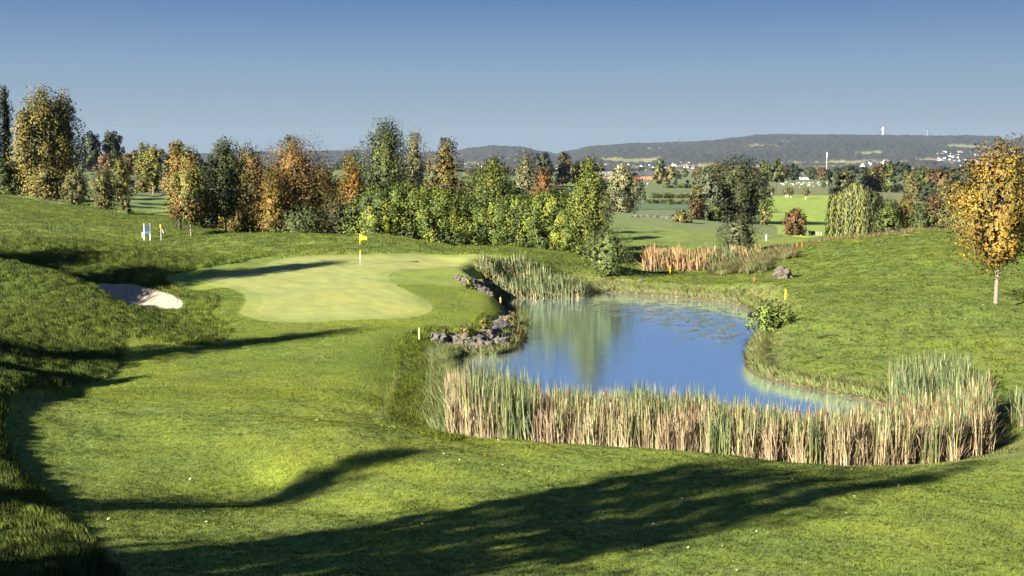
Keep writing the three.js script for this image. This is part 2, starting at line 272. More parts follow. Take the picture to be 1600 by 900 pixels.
{
  const n = NXL * NDL, pos = new Float32Array(n * 3), uv = new Float32Array(n * 2), col = new Float32Array(n * 3), nearI = [], farI = [], c = [0, 0, 0];
  for (let j = 0; j < NDL; j++) for (let i = 0; i < NXL; i++) {
    const k = j * NXL + i, x = GX[i], d = GD[j]; pos.set([x, GH[k], -d], k * 3); uv.set([x, d], k * 2);
    const near = x > NX0 + .01 && x < NX1 - .01 && d > ND0 + .01 && d < ND1 - .01;
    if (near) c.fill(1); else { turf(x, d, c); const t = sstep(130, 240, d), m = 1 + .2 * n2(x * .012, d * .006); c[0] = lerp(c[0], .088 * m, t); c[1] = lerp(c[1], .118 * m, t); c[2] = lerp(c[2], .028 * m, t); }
    col.set(c, k * 3);
  }
  const inside = (i, j) => GX[i] >= NX0 - 1e-6 && GX[i + 1] <= NX1 + 1e-6 && GD[j] >= ND0 - 1e-6 && GD[j + 1] <= ND1 + 1e-6;
  for (let j = 0; j < NDL - 1; j++) for (let i = 0; i < NXL - 1; i++) { const q = j * NXL + i; (inside(i, j) ? nearI : farI).push(q, q + 1, q + NXL, q + 1, q + NXL + 1, q + NXL); }
  const g = new THREE.BufferGeometry();
  g.setAttribute('position', new THREE.BufferAttribute(pos, 3)); g.setAttribute('uv', new THREE.BufferAttribute(uv, 2)); g.setAttribute('color', new THREE.BufferAttribute(col, 3));
  const idx = new Uint32Array(nearI.length + farI.length); idx.set(nearI); idx.set(farI, nearI.length); g.setIndex(new THREE.BufferAttribute(idx, 1));
  g.addGroup(0, nearI.length, 0); g.addGroup(nearI.length, farI.length, 1); g.computeVertexNormals();
  structure('ground', g, [groundNear, groundFar]);
}
// putting green
{
  const tex = (() => {
    const S = 1024, data = new Uint8Array(S * S * 4), r = rng(8), [x0, x1, d0, d1] = greenAt.box;
    for (let j = 0; j < S; j++) for (let i = 0; i < S; i++) {
      const x = lerp(x0, x1, i / S), d = lerp(d0, d1, j / S), s = greenAt(x, d), fringe = sstep(-1.0, -.7, s + .1 * n2(x, d));
      const v = (1 + .06 * n2(x * .3, d * .3) + .05 * n2b(x * 1.5, d * 1.5) + .05 * n2(x * .7 + d * .5, d * .1) + (r() - .5) * .16) * (Math.sin(s * 6) > 0 && s > -4.5 ? 1.03 : .985), w = .05 * n2b(x * .15 + 4, d * .15);
      const q = (j * S + i) * 4, R = lerp(.198, .165, fringe), G = lerp(.212, .19, fringe), B = lerp(.052, .036, fringe);
      data[q] = 255 * srgb(R * v * (1 + w)); data[q + 1] = 255 * srgb(G * v); data[q + 2] = 255 * srgb(B * v * (1 - w)); data[q + 3] = 255;
    }
    const t = new THREE.DataTexture(data, S, S); t.colorSpace = THREE.SRGBColorSpace; t.magFilter = t.minFilter = THREE.LinearFilter;
    t.repeat.set(1 / (x1 - x0), 1 / (d1 - d0)); t.offset.set(-x0 / (x1 - x0), -d0 / (d1 - d0)); t.needsUpdate = true; return t;
  })();
  structure('putting_green', patch(greenAt, .012), new THREE.MeshStandardMaterial({ map: tex, roughness: .9, side: THREE.DoubleSide }));
}
// sand of the bunker
const sandBump = noiseTexture(256, (u, v, r) => .5 + .3 * tile(u, v, 14) + (r() - .5) * .4, 33); sandBump.repeat.set(.7, .7);
{
  const sandMap = noiseTexture(256, (u, v, r) => .78 + .1 * tile(u, v, 9) + (r() - .5) * .2, 34); sandMap.repeat.set(.5, .5); sandMap.colorSpace = THREE.SRGBColorSpace;
  structure('sand_bunker', patch(bunkerAt, .015), mat(.50, .42, .31, .95, { map: sandMap, bumpMap: sandBump, bumpScale: .04 }));
}
// pond
const ripple = noiseTexture(512, (u, v) => .5 + .25 * tile(u, v, 10) + .2 * tile(v, u, 26), 35); ripple.repeat.set(1 / 5, 1 / 2.2);
{
  const shape = new THREE.Shape(POND.map(([x, d]) => new THREE.Vector2(x, d))), grown = [];
  for (let i = 0; i < POND.length; i++) { const [px, pd] = POND[(i + POND.length - 1) % POND.length], [qx, qd] = POND[(i + 1) % POND.length], l = Math.hypot(qx - px, qd - pd), s = THREE.ShapeUtils.isClockWise(shape.getPoints()) ? 1 : -1; grown.push(new THREE.Vector2(POND[i][0] - s * (qd - pd) / l * .08, POND[i][1] + s * (qx - px) / l * .08)); }
  const g = new THREE.ShapeGeometry(new THREE.Shape(grown)); g.rotateX(-Math.PI / 2);
  const nn = g.attributes.normal; for (let i = 0; i < nn.count; i++) nn.setXYZ(i, 0, 1, 0);
  structure('pond_water', g, new THREE.MeshPhysicalMaterial({ color: new THREE.Color().setRGB(.64, .83, 1), metalness: .93, roughness: .03, ior: 1.45, bumpMap: ripple, bumpScale: .0045, side: THREE.DoubleSide }));
}

// ---------------------------------------------------------------- trees, shrubs: crowns of single leaves on limbs
class Leaves {
  constructor(seed) { this.p = []; this.n = []; this.c = []; this.i = []; this.r = rng(seed); }
  leaf(x, y, z, nx, ny, nz, len, wid, col, droop = 0) {
    const r = this.r; let tx = r() - .5, ty = (r() - .5) - droop * 2, tz = r() - .5; const l = Math.hypot(tx, ty, tz) || 1; tx /= l; ty /= l; tz /= l;
    let gx = nx + (r() - .5) * 1.6, gy = ny + (r() - .5) * 1.6, gz = nz + (r() - .5) * 1.6;
    let bx = ty * gz - tz * gy, by = tz * gx - tx * gz, bz = tx * gy - ty * gx; const m = Math.hypot(bx, by, bz) || 1; bx /= m; by /= m; bz /= m;
    const k = this.p.length / 3, a = len / 2, b = wid / 2;
    this.p.push(x - tx * a, y - ty * a, z - tz * a, x + bx * b, y + by * b, z + bz * b, x + tx * a, y + ty * a, z + tz * a, x - bx * b, y - by * b, z - bz * b);
    const q = .34; let ux = nx + (r() - .5) * q * 2, uy = ny + (r() - .5) * q * 2, uz = nz + (r() - .5) * q * 2; const w = Math.hypot(ux, uy, uz) || 1;
    for (let t = 0; t < 4; t++) { this.n.push(ux / w, uy / w, uz / w); this.c.push(col[0], col[1], col[2]); }
    this.i.push(k, k + 1, k + 2, k, k + 2, k + 3);
  }
  build() {
    const g = new THREE.BufferGeometry(); g.setAttribute('position', new THREE.Float32BufferAttribute(this.p, 3)); g.setAttribute('normal', new THREE.Float32BufferAttribute(this.n, 3)); g.setAttribute('color', new THREE.Float32BufferAttribute(this.c, 3)); g.setIndex(this.i); return g;
  }
}
const pick = (pal, v) => { let s = 0; for (const p of pal) s += p[3]; v *= s; for (const p of pal) { v -= p[3]; if (v <= 0) return p; } return pal[pal.length - 1]; };
const leafMat = vmat(.75);
const SHAPES = {
  round: (t) => Math.sqrt(Math.max(0, 1 - (2 * t - .9) ** 2 / 1.25)),
  oval: (t) => Math.max(0, Math.sin(Math.PI * Math.pow(clamp(t * .94 + .04, 0, 1), .82))) ** .62,
  cone: (t) => Math.pow(1 - t, .75) * sstep(-.12, .16, t) + .05,
  vase: (t) => (.35 + .75 * sstep(0, .55, t)) * Math.sqrt(Math.max(0, 1 - Math.max(0, t - .5) ** 2 * 3.6)),
  column: (t) => (.75 + .25 * Math.sin(t * 3.1)) * Math.pow(1 - t, .35) * sstep(-.2, .1, t),
  dome: (t) => Math.sqrt(Math.max(0, 1 - t * t)) * .96 + .04,
  block: (t) => .95 * Math.pow(1 - t ** 5, .5) + .05,
};
function crown(o) { // o: h, cb, r, shape, size, pal, seed, fill, spiky, droop
  const L = new Leaves(o.seed), r = L.r, H = o.h - o.cb, shape = SHAPES[o.shape], size = o.size;
  const n = Math.min((o.max ?? 9000) * 1.35, Math.round((o.fill ?? 1) * 3.6 * (2 * Math.PI * o.r * H * .62) / (size * size * .7))), nc = o.nc ?? Math.round(clamp(n / 95, 14, 105)), clumps = [];
  for (let k = 0; k < nc; k++) {
    const t = Math.pow((k + r()) / nc, .92), az = k * 2.39996 + r() * .8, out = o.r * shape(t) * (r() < .72 ? .7 + .36 * r() : .25 + .45 * r()) * (1 + .16 * n3(Math.cos(az) * 1.3, t * 4, Math.sin(az) * 1.3 + o.seed));
    const tip = o.spiky && t > .6 && r() < .4;
    clumps.push({ x: Math.cos(az) * out, y: o.cb + t * H * .97 + (tip ? .06 * H * r() : 0), z: Math.sin(az) * out, s: (tip ? .6 : 1) * (o.clump ?? 1) * clamp(.25 * o.r + .055 * H, .18, 1.7) * (.65 + .7 * r()), tall: tip ? 1.6 : 1.0 + .35 * r(), col: pick(o.pal, clamp(.5 + .5 * n3(Math.cos(az) * 1.1, t * 2.2 + o.seed, Math.sin(az) * 1.1) * 1.15 + (r() - .5) * .5, 0, .9999)), v: .8 + .4 * r(), t });
  }
  for (let k = 0; k < n * .1; k++) { // inner foliage
    const t = r(), az = r() * 6.283, q = o.r * shape(t) * .62 * Math.sqrt(r()), c = pick(o.pal, r());
    L.leaf(Math.cos(az) * q, o.cb + t * H * .9, Math.sin(az) * q, Math.cos(az), .3, Math.sin(az), size * 2.6, size * 2, [c[0] * .7, c[1] * .71, c[2] * .5]);
  }
  for (let k = 0; k < n; k++) {
    const c = clumps[(r() * nc) | 0]; let gx = r() * 2 - 1, gy = r() * 2 - 1, gz = r() * 2 - 1; const g2 = Math.hypot(gx, gy, gz); if (g2 > 1) { const f = .95 / g2 * Math.sqrt(r()); gx *= f; gy *= f; gz *= f; }
    const x = c.x + gx * c.s * .95, y = Math.max(.06, c.y + gy * c.s * c.tall - (o.droop ?? 0) * c.s * r()), z = c.z + gz * c.s * .95;
    const lx = x * .6 + gx * c.s * 1.9, ly = (y - (o.cb + H * .42)) * .5 + gy * c.s * 1.9, lz = z * .6 + gz * c.s * 1.9, m = Math.hypot(lx, ly, lz) || 1, alt = r() < .22 ? pick(o.pal, r()) : c.col, v = c.v * (.86 + .28 * r());
    L.leaf(x, y, z, lx / m, ly / m + .15, lz / m, size * (.8 + .6 * r()), size * (o.narrow ?? .62) * (.8 + .4 * r()), [alt[0] * v * .7, alt[1] * v * .71, alt[2] * v * .5], o.hang ?? 0);
  }
  return { geometry: L.build(), clumps };
}
function limb(points, r0, r1, sides = 6) { // tapered tube through points
  const curve = new THREE.CatmullRomCurve3(points.map((p) => new THREE.Vector3(...p))), seg = Math.max(2, points.length * 2), g = new THREE.TubeGeometry(curve, seg, 1, sides, false), P = g.attributes.position, c = new THREE.Vector3();
  for (let i = 0; i <= seg; i++) { curve.getPointAt(i / seg, c); const k = lerp(r0, r1, i / seg); for (let j = 0; j <= sides; j++) { const q = i * (sides + 1) + j; P.setXYZ(q, c.x + (P.getX(q) - c.x) * k, c.y + (P.getY(q) - c.y) * k, c.z + (P.getZ(q) - c.z) * k); } }
  g.computeVertexNormals(); return g;
}
function trunkOf(o, clumps) {
  const r = rng(o.seed + 7), parts = [], top = o.cb + (o.h - o.cb) * .72, lean = o.lean ?? .02, R = o.trunk ?? o.h * .016;
  parts.push(limb([[0, -.15, 0], [0, .12, 0], [lean * o.h * .3, o.cb, (r() - .5) * .1], [lean * o.h * .5 + (r() - .5) * .1, (o.cb + top) / 2, 0], [lean * o.h * .6, top, 0]], R * 1.25, R * .25, 8));
  const list = clumps.filter((_, k) => k % Math.max(1, Math.round(clumps.length / 14)) === 0);
  for (const c of list) { const y0 = Math.max(.1, Math.min(top * .95, lerp(o.cb * .9, c.y, .45))); parts.push(limb([[lean * y0, y0, 0], [c.x * .45, lerp(y0, c.y, .5), c.z * .45], [c.x * .9, c.y, c.z * .9]], R * .42, R * .1, 5)); }
  return mergeGeometries(parts);
}
const barkMap = noiseTexture(128, (u, v, r) => .72 + .2 * tile(u, v, 12) + (r() - .5) * .25, 41); barkMap.repeat.set(3, 6); barkMap.colorSpace = THREE.SRGBColorSpace;
const bark = mat(.12, .09, .06, .95, { map: barkMap }), paleBark = mat(.34, .27, .2, .9, { map: barkMap });
let treeSeed = 100;
// things that grow: place by picture column and distance, height from the picture row of the top
function grow(name, label, category, o) {
  const seed = o.seed ?? (treeSeed += 17); let x = o.x ?? sideways(o.px, o.d, 2), y = groundY(x, o.d); if (o.x === undefined) { x = sideways(o.px, o.d, y); y = groundY(x, o.d); }
  const h = o.h ?? at(o.px, o.top, o.d).y - y, r = o.r ?? o.w / F * o.d / 2 * (o.stems ? 1.02 : 1.16);
  const spec = { shape: 'oval', pal: PAL.green, ...o, seed, h, r, cb: (o.cb ?? .2) * h, size: o.size ?? Math.max(.11, o.d * .0016) };
  const t = thing(name, label, category, [x, y - .03, -o.d], o.group), c = crown(spec);
  part('crown', c.geometry, leafMat, t);
  part(o.stems ? 'stems' : 'trunk', trunkOf(spec, c.clumps), o.pale ? paleBark : bark, t);
  t.rotation.y = (seed % 63) / 10;
  return t;
}
const PAL = { // linear base colours with weights
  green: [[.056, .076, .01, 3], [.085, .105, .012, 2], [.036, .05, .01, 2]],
  bright: [[.13, .155, .012, 3], [.175, .18, .014, 3], [.07, .1, .01, 3], [.045, .07, .01, 2]],
  hedge: [[.155, .185, .014, 3], [.22, .225, .018, 2], [.085, .125, .012, 4], [.045, .075, .012, 4]],
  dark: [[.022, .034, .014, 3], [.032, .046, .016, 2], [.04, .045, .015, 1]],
  gold: [[.19, .155, .03, 3], [.24, .175, .035, 2], [.11, .105, .025, 2], [.07, .075, .02, 2]],
  olive: [[.15, .135, .035, 3], [.1, .095, .03, 2], [.2, .175, .06, 1], [.06, .06, .022, 2]],
  silver: [[.21, .2, .115, 3], [.15, .15, .08, 2], [.26, .245, .16, 1], [.09, .095, .05, 2]],
  greysilver: [[.15, .165, .125, 3], [.1, .115, .08, 3], [.2, .21, .165, 1]],
  copper: [[.2, .095, .014, 3], [.13, .068, .014, 3], [.24, .13, .018, 2], [.1, .075, .016, 2]],
  coppergreen: [[.15, .11, .016, 2], [.17, .13, .018, 2], [.11, .07, .014, 2], [.06, .055, .012, 2]],
  orange: [[.31, .135, .014, 3], [.27, .165, .02, 2], [.2, .085, .014, 2], [.16, .13, .02, 1]],
  mixed: [[.21, .175, .02, 3], [.12, .125, .016, 3], [.25, .1, .03, 1], [.06, .07, .012, 3]],
  red: [[.15, .06, .022, 3], [.11, .06, .022, 2], [.17, .08, .02, 1], [.07, .06, .02, 1]],
  brown: [[.12, .062, .022, 3], [.09, .06, .022, 2], [.14, .085, .03, 1]],
  amber: [[.27, .16, .014, 3], [.22, .11, .012, 3], [.15, .11, .012, 3], [.08, .075, .01, 3], [.3, .2, .02, 1]],
  willow: [[.1, .105, .02, 3], [.08, .09, .018, 3], [.14, .125, .028, 1], [.05, .062, .014, 3]],
};
const BELT = 'trees in the belt behind the green', HEDGE = 'leafy hedge shrubs behind the green';
const T = (label, o) => grow(o.name ?? 'tree', label, 'tree', o), S = (label, o) => grow(o.name ?? 'shrub', label, 'shrub', { shape: 'dome', cb: .03, stems: true, ...o });
// left edge
T('tall dark slender poplar cut by the left picture edge', { name: 'poplar_tree', px: -4, top: 132, w: 22, d: 150, shape: 'column', pal: PAL.dark, cb: .05, spiky: 1, group: 'slender poplars at the left edge' });
T('tall dark slender poplar beside the big golden tree', { name: 'poplar_tree', px: 13, top: 137, w: 17, d: 152, shape: 'column', pal: PAL.dark, cb: .05, spiky: 1, group: 'slender poplars at the left edge' });
S('dark olive bush under the poplars at left edge', { px: 8, top: 252, w: 50, d: 138, pal: PAL.green });
T('left leader of the big golden tree, shortest of its three tops', { name: 'golden_tree', px: 43, top: 176, w: 44, d: 139, shape: 'cone', pal: PAL.gold, cb: .04, spiky: 1 });
T('tallest golden green tree at left against the sky', { name: 'golden_tree', px: 72, top: 146, w: 68, d: 141, shape: 'oval', pal: PAL.gold, cb: .04, spiky: 1, max: 9000 });
T('right leader of the big golden tree with shaded side', { name: 'golden_tree', px: 102, top: 152, w: 46, d: 143, shape: 'oval', pal: PAL.gold, cb: .05, spiky: 1 });
S('pale olive shrub at foot of the big golden tree', { px: 120, top: 266, w: 44, d: 124, pal: PAL.olive, shape: 'oval', narrow: .4 });
S('golden brown undergrowth below the tallest golden tree', { px: 72, top: 262, w: 70, d: 131, pal: PAL.gold });
T('dark round tree, left one of the pair on left skyline', { px: 144, top: 209, w: 34, d: 500, pal: PAL.dark, cb: .14, shape: 'oval' });
T('dark round tree, right one of the pair on left skyline', { px: 176, top: 206, w: 36, d: 505, pal: PAL.dark, cb: .12, shape: 'oval' });
S('low purple brown shrub below the pair of dark trees', { px: 168, top: 240, w: 38, d: 470, pal: PAL.brown });
S('low dark olive shrub left of the white flat building', { px: 138, top: 248, w: 26, d: 475, pal: PAL.dark });
S('pale silvery shrub in front of left field', { px: 162, top: 262, w: 44, d: 121, pal: PAL.olive, shape: 'oval', narrow: .4, spiky: 1 });
S('yellow tinged young tree beside the pale silvery shrub', { px: 190, top: 245, w: 38, d: 134, pal: PAL.mixed, shape: 'oval', cb: .12 });
S('small dry straw coloured bush right of the pale shrub', { px: 197, top: 304, w: 20, d: 117, pal: PAL.olive, narrow: .3 });
T('rusty brown round tree on left skyline beyond the field', { px: 208, top: 237, w: 30, d: 420, pal: PAL.brown, shape: 'round', cb: .1 });
T('pale narrow tree behind the small round headed tree', { px: 226, top: 226, w: 22, d: 210, pal: PAL.olive, shape: 'oval', cb: .1, spiky: 1 });
T('small round headed tree turning orange at its top', { px: 240, top: 229, w: 38, d: 182, pal: [[.26, .15, .015, 2], [.12, .13, .012, 3], [.08, .095, .012, 3]], shape: 'vase', cb: .24, pale: 1 });
S('yellow green bush left of small round headed tree', { px: 221, top: 281, w: 24, d: 190, pal: PAL.mixed });
S('yellow green bush behind trunk of small round headed tree', { px: 240, top: 284, w: 22, d: 195, pal: PAL.mixed });
T('small dark tree far off under the left hills', { px: 263, top: 243, w: 10, d: 700, pal: PAL.dark, shape: 'round' });
// belt behind the green
T('yellow and red maple with a pale thin trunk', { name: 'maple_tree', px: 299, top: 236, w: 54, d: 100, pal: PAL.mixed, cb: .17, pale: 1, spiky: 1, group: BELT, trunk: .07 });
T('taller orange topped tree behind the yellow maple', { name: 'maple_tree', px: 281, top: 222, w: 34, d: 107, pal: [[.2, .14, .02, 3], [.24, .11, .02, 2], [.1, .1, .016, 2]], cb: .2, spiky: 1, group: BELT });
T('dark green maple with a pale thin trunk', { name: 'maple_tree', px: 353, top: 223, w: 58, d: 102, pal: [[.05, .07, .014, 3], [.035, .055, .014, 3], [.085, .1, .016, 1]], cb: .2, pale: 1, spiky: 1, group: BELT, trunk: .075 });
T('thin twiggy brown tree between dark maple and copper tree', { px: 392, top: 232, w: 58, d: 110, pal: PAL.coppergreen, cb: .08, spiky: 1, fill: .7, group: BELT });
S('low green bush below the dark maple', { px: 372, top: 322, w: 56, d: 106, pal: PAL.coppergreen, group: BELT });
S('orange yellow hornbeam in front of the copper tree', { px: 427, top: 274, w: 64, d: 103, pal: [[.26, .15, .018, 3], [.17, .11, .018, 2], [.09, .08, .014, 2]], shape: 'oval', narrow: .4, spiky: 1, group: BELT });
T('broad copper tree with upswept branches', { name: 'copper_tree', px: 462, top: 226, w: 104, d: 107, pal: PAL.copper, shape: 'vase', cb: .03, narrow: .4, spiky: 1, max: 9500, group: BELT });
T('pale feathery tree top showing above the copper tree', { px: 457, top: 214, w: 36, d: 126, pal: PAL.silver, cb: .1, spiky: 1, fill: .6, group: BELT });
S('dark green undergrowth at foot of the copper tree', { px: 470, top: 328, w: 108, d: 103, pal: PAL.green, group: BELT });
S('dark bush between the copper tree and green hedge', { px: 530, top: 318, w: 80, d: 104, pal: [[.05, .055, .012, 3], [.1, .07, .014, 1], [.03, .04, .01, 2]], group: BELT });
T('bright orange tree left of the tall green tree', { name: 'orange_tree', px: 553, top: 262, w: 48, d: 108, pal: PAL.orange, cb: .06, spiky: 1, narrow: .4, group: BELT });
T('yellow topped narrow tree behind the bright orange tree', { px: 551, top: 236, w: 36, d: 118, pal: PAL.gold, cb: .1, spiky: 1, narrow: .4, group: BELT });
T('tallest green tree of the belt behind the flag', { px: 604, top: 196, w: 74, d: 112, pal: [[.07, .09, .02, 3], [.1, .115, .024, 2], [.045, .06, .016, 3]], cb: .12, spiky: 1, max: 9000, group: BELT });
T('grey silver tree right of the tallest green tree', { px: 649, top: 205, w: 36, d: 118, pal: PAL.silver, cb: .1, spiky: 1, narrow: .35, group: BELT });
T('open brown green tree standing above the hedge', { px: 698, top: 220, w: 52, d: 111, pal: PAL.coppergreen, cb: .25, spiky: 1, fill: .55, group: BELT });
for (const [px, top, w, d, words] of [[592, 296, 62, 102.5, 'leftmost bright green hedge shrub right behind the flag'], [636, 290, 76, 103.5, 'bright green hedge shrub below the grey silver tree'], [682, 298, 70, 103, 'bright green hedge shrub below the open brown tree'], [722, 310, 66, 103.5, 'darker hedge shrub at the dip between two mounds'], [778, 316, 62, 103, 'hedge shrub in front of the yellow green conical tree'], [822, 308, 66, 103, 'bright hedge shrub below the pale feathery tree'], [866, 302, 64, 102.5, 'bright hedge shrub near the right end of the hedge'], [900, 318, 50, 101.5, 'rightmost hedge shrub beside the last conical tree']])
  S(words, { name: 'hedge_shrub', px, top, w: w * 1.5, d, pal: PAL.hedge, shape: 'block', cb: .01, group: HEDGE, max: 9500, fill: 1.5, clump: .75 });
T('yellow green conical tree rising out of the hedge', { px: 772, top: 252, w: 62, d: 106.5, pal: PAL.bright, shape: 'oval', cb: .05, spiky: 1, group: BELT });
T('dark shaded tree left of the yellow green conical tree', { px: 748, top: 262, w: 40, d: 109, pal: PAL.green, cb: .1, group: BELT });
T('pale feathery tree behind the right half of hedge', { px: 821, top: 238, w: 42, d: 128, pal: PAL.silver, cb: .08, spiky: 1, narrow: .3, fill: .8, group: BELT });
T('rusty orange tree between feathery tree and right conical tree', { px: 851, top: 266, w: 42, d: 122, pal: PAL.red.concat([[.22, .11, .02, 4]]), cb: .1, group: BELT });
T('bright green conical tree ending the belt at right', { px: 922, top: 251, w: 52, d: 100.5, pal: PAL.bright, shape: 'oval', cb: .08, spiky: 1, group: BELT });
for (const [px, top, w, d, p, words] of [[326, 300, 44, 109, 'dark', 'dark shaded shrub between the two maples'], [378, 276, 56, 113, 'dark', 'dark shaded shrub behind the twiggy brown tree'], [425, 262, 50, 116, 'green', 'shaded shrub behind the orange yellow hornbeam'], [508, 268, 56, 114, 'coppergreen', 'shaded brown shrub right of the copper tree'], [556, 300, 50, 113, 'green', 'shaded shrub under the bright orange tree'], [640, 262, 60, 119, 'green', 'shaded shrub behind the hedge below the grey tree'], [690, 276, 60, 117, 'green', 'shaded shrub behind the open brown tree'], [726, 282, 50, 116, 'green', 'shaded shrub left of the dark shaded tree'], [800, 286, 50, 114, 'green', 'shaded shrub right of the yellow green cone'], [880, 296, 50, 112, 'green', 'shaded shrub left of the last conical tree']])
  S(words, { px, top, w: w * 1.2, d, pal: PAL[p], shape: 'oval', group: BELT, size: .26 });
// beyond the pond and to the right
S('leafy green willow bush on far shore of the pond', { px: 949, top: 362, w: 82, d: 88.5, pal: [[.1, .14, .03, 3], [.07, .1, .022, 3], [.17, .2, .07, 1]], narrow: .3, shape: 'round', spiky: 1 });
T('round silvery willow on the far fairway edge', { px: 973, top: 263, w: 54, d: 235, pal: PAL.silver, shape: 'round', cb: .04 });
T('dark round tree on skyline, left of the pair behind hedge', { px: 849, top: 240, w: 30, d: 600, pal: PAL.dark, shape: 'round', cb: .1 });
T('dark round tree on skyline, right of the pair behind hedge', { px: 881, top: 239, w: 28, d: 610, pal: PAL.dark.concat(PAL.brown), shape: 'oval', cb: .1 });
T('small dark tree right of the skyline pair', { px: 902, top: 254, w: 16, d: 620, pal: PAL.dark, shape: 'round', cb: .1 });
T('pale green willow in front of the farm barn', { px: 1029, top: 263, w: 24, d: 800, pal: PAL.olive, shape: 'round', cb: .16 });
T('tall dark tree behind right end of the barn', { px: 1031, top: 247, w: 18, d: 1460, pal: PAL.green, shape: 'oval', cb: .05 });
T('golden tree right of the barn', { px: 1048, top: 260, w: 14, d: 1420, pal: PAL.gold, shape: 'oval', cb: .05 });
T('huge dark green tree standing beyond the far fairway', { px: 1152, top: 253, w: 92, d: 252, pal: [[.05, .055, .012, 3], [.035, .045, .012, 3], [.075, .07, .014, 1]], shape: 'round', cb: .05, max: 9500 });
T('grey silver poplar leaning on the huge dark tree', { px: 1104, top: 266, w: 42, d: 246, pal: PAL.greysilver, shape: 'oval', cb: .04 });
S('straw coloured tall bush below the grey silver poplar', { px: 1090, top: 290, w: 26, d: 236, pal: PAL.olive, shape: 'oval' });
S('reddish brown bush at foot of the grey silver poplar', { px: 1085, top: 312, w: 22, d: 228, pal: PAL.brown, shape: 'oval' });
T('brown topped tree behind the grey silver poplar', { px: 1116, top: 258, w: 30, d: 300, pal: PAL.red, shape: 'round' });
S('olive bush under the left side of huge dark tree', { px: 1118, top: 318, w: 34, d: 232, pal: PAL.green });
S('yellowish small bush right of the huge dark tree', { px: 1194, top: 316, w: 16, d: 236, pal: PAL.olive, shape: 'oval' });
S('low grey brown bush on far fairway edge', { px: 1064, top: 330, w: 32, d: 205, pal: PAL.olive });
S('round grey green bush behind the orange reeds', { px: 1153, top: 339, w: 64, d: 111, pal: [[.075, .085, .035, 3], [.05, .06, .026, 3], [.12, .12, .06, 1]], narrow: .35, shape: 'round' });
S('red brown hawthorn bush beside the lime green field', { px: 1241, top: 328, w: 40, d: 148, pal: PAL.red, shape: 'round' });
T('tall tree beyond the lime field, left of two', { px: 1193, top: 252, w: 20, d: 700, pal: PAL.green, shape: 'oval', cb: .3, group: 'two tall trees beyond the lime field' });
T('tall tree beyond the lime field, right of two', { px: 1212, top: 250, w: 28, d: 690, pal: PAL.green, shape: 'oval', cb: .33, group: 'two tall trees beyond the lime field' });
T('dark tree right of the two tall field trees', { px: 1238, top: 257, w: 22, d: 1300, pal: PAL.dark, shape: 'round' });
T('dark round tree standing behind the weeping willow', { px: 1304, top: 264, w: 32, d: 620, pal: PAL.dark.concat([[.06, .06, .012, 2]]), shape: 'round', cb: .06 });
for (const [px, top, w, d, p, words] of [[1388, 316, 40, 146, 'green', 'dark green hedgerow shrub touching the weeping willow'], [1414, 312, 36, 148, 'coppergreen', 'brown green hedgerow shrub right of the willow'], [1440, 322, 40, 145, 'green', 'low dark hedgerow shrub in middle of right hedgerow'], [1458, 306, 36, 150, 'brown', 'bare brown twiggy hedgerow shrub'], [1484, 308, 40, 142, 'olive', 'grey olive hedgerow shrub beside the amber tree'], [1508, 290, 44, 138, 'amber', 'amber leaved bush behind left side of amber tree'], [1500, 330, 50, 128, 'gold', 'golden low bush behind the amber tree trunk']])
  S(words, { name: 'hedgerow_shrub', px, top, w: w * 1.15, d, pal: PAL[p], group: 'hedgerow along the right fairway' });
T('amber autumn tree on the right fairway with pale trunk', { name: 'amber_tree', px: 1556, top: 232, w: 128, d: 64, pal: PAL.amber, shape: 'oval', cb: .27, pale: 1, spiky: 1, trunk: .105, size: .13, max: 9500, clump: .85, fill: .8, nc: 74 });
T('larger amber tree behind, cut by the right picture edge', { name: 'amber_tree', px: 1612, top: 250, w: 110, d: 96, pal: PAL.amber.concat(PAL.green), shape: 'oval', cb: .12, spiky: 1 });
// weeping willow
{
  const d = 160, y0 = groundY(sideways(1337, d, -1), d), x = sideways(1337, d, y0), h = at(1337, 288, d).y - y0, R = 84 / F * d / 2, L = new Leaves(901), r = L.r;
  const t = thing('weeping_willow', 'golden green weeping willow with hanging curtains of leaves', 'tree', [x, y0 - .03, -d]);
  for (let k = 0; k < 330; k++) {
    const a = r() * 6.283, q = Math.sqrt(r()), sx = Math.cos(a) * q * R * (1 + .15 * n2(a * 2, 3)), sz = Math.sin(a) * q * R, top = h * (.62 + .36 * Math.sqrt(1 - q * q * .92)) * (1 + .06 * n2(sx, sz)), low = Math.max(.15, h * (.05 + .35 * r() * (1.2 - q))), c = pick(PAL.willow, r()), v = .75 + .5 * r();
    for (let s = 0; s < 26; s++) { const yy = lerp(top, low, Math.pow((s + r()) / 26, 1.0)), m = Math.hypot(sx, sz) || 1, f = 1 + .1 * (top - yy) / h; L.leaf(sx * f + (r() - .5) * .35, yy, sz * f + (r() - .5) * .35, sx / m * .8, .45, sz / m * .8, .5, .16, [c[0] * v, c[1] * v, c[2] * v], 1.6); }
  }
  part('crown', L.build(), leafMat, t);
  part('trunk', mergeGeometries([limb([[0, -.1, 0], [.1, h * .3, 0], [0, h * .6, .1]], .35, .2, 8), limb([[0, h * .4, 0], [R * .4, h * .75, .4]], .16, .05), limb([[0, h * .4, 0], [-R * .4, h * .78, -.3]], .16, .05)]), bark, t);
}
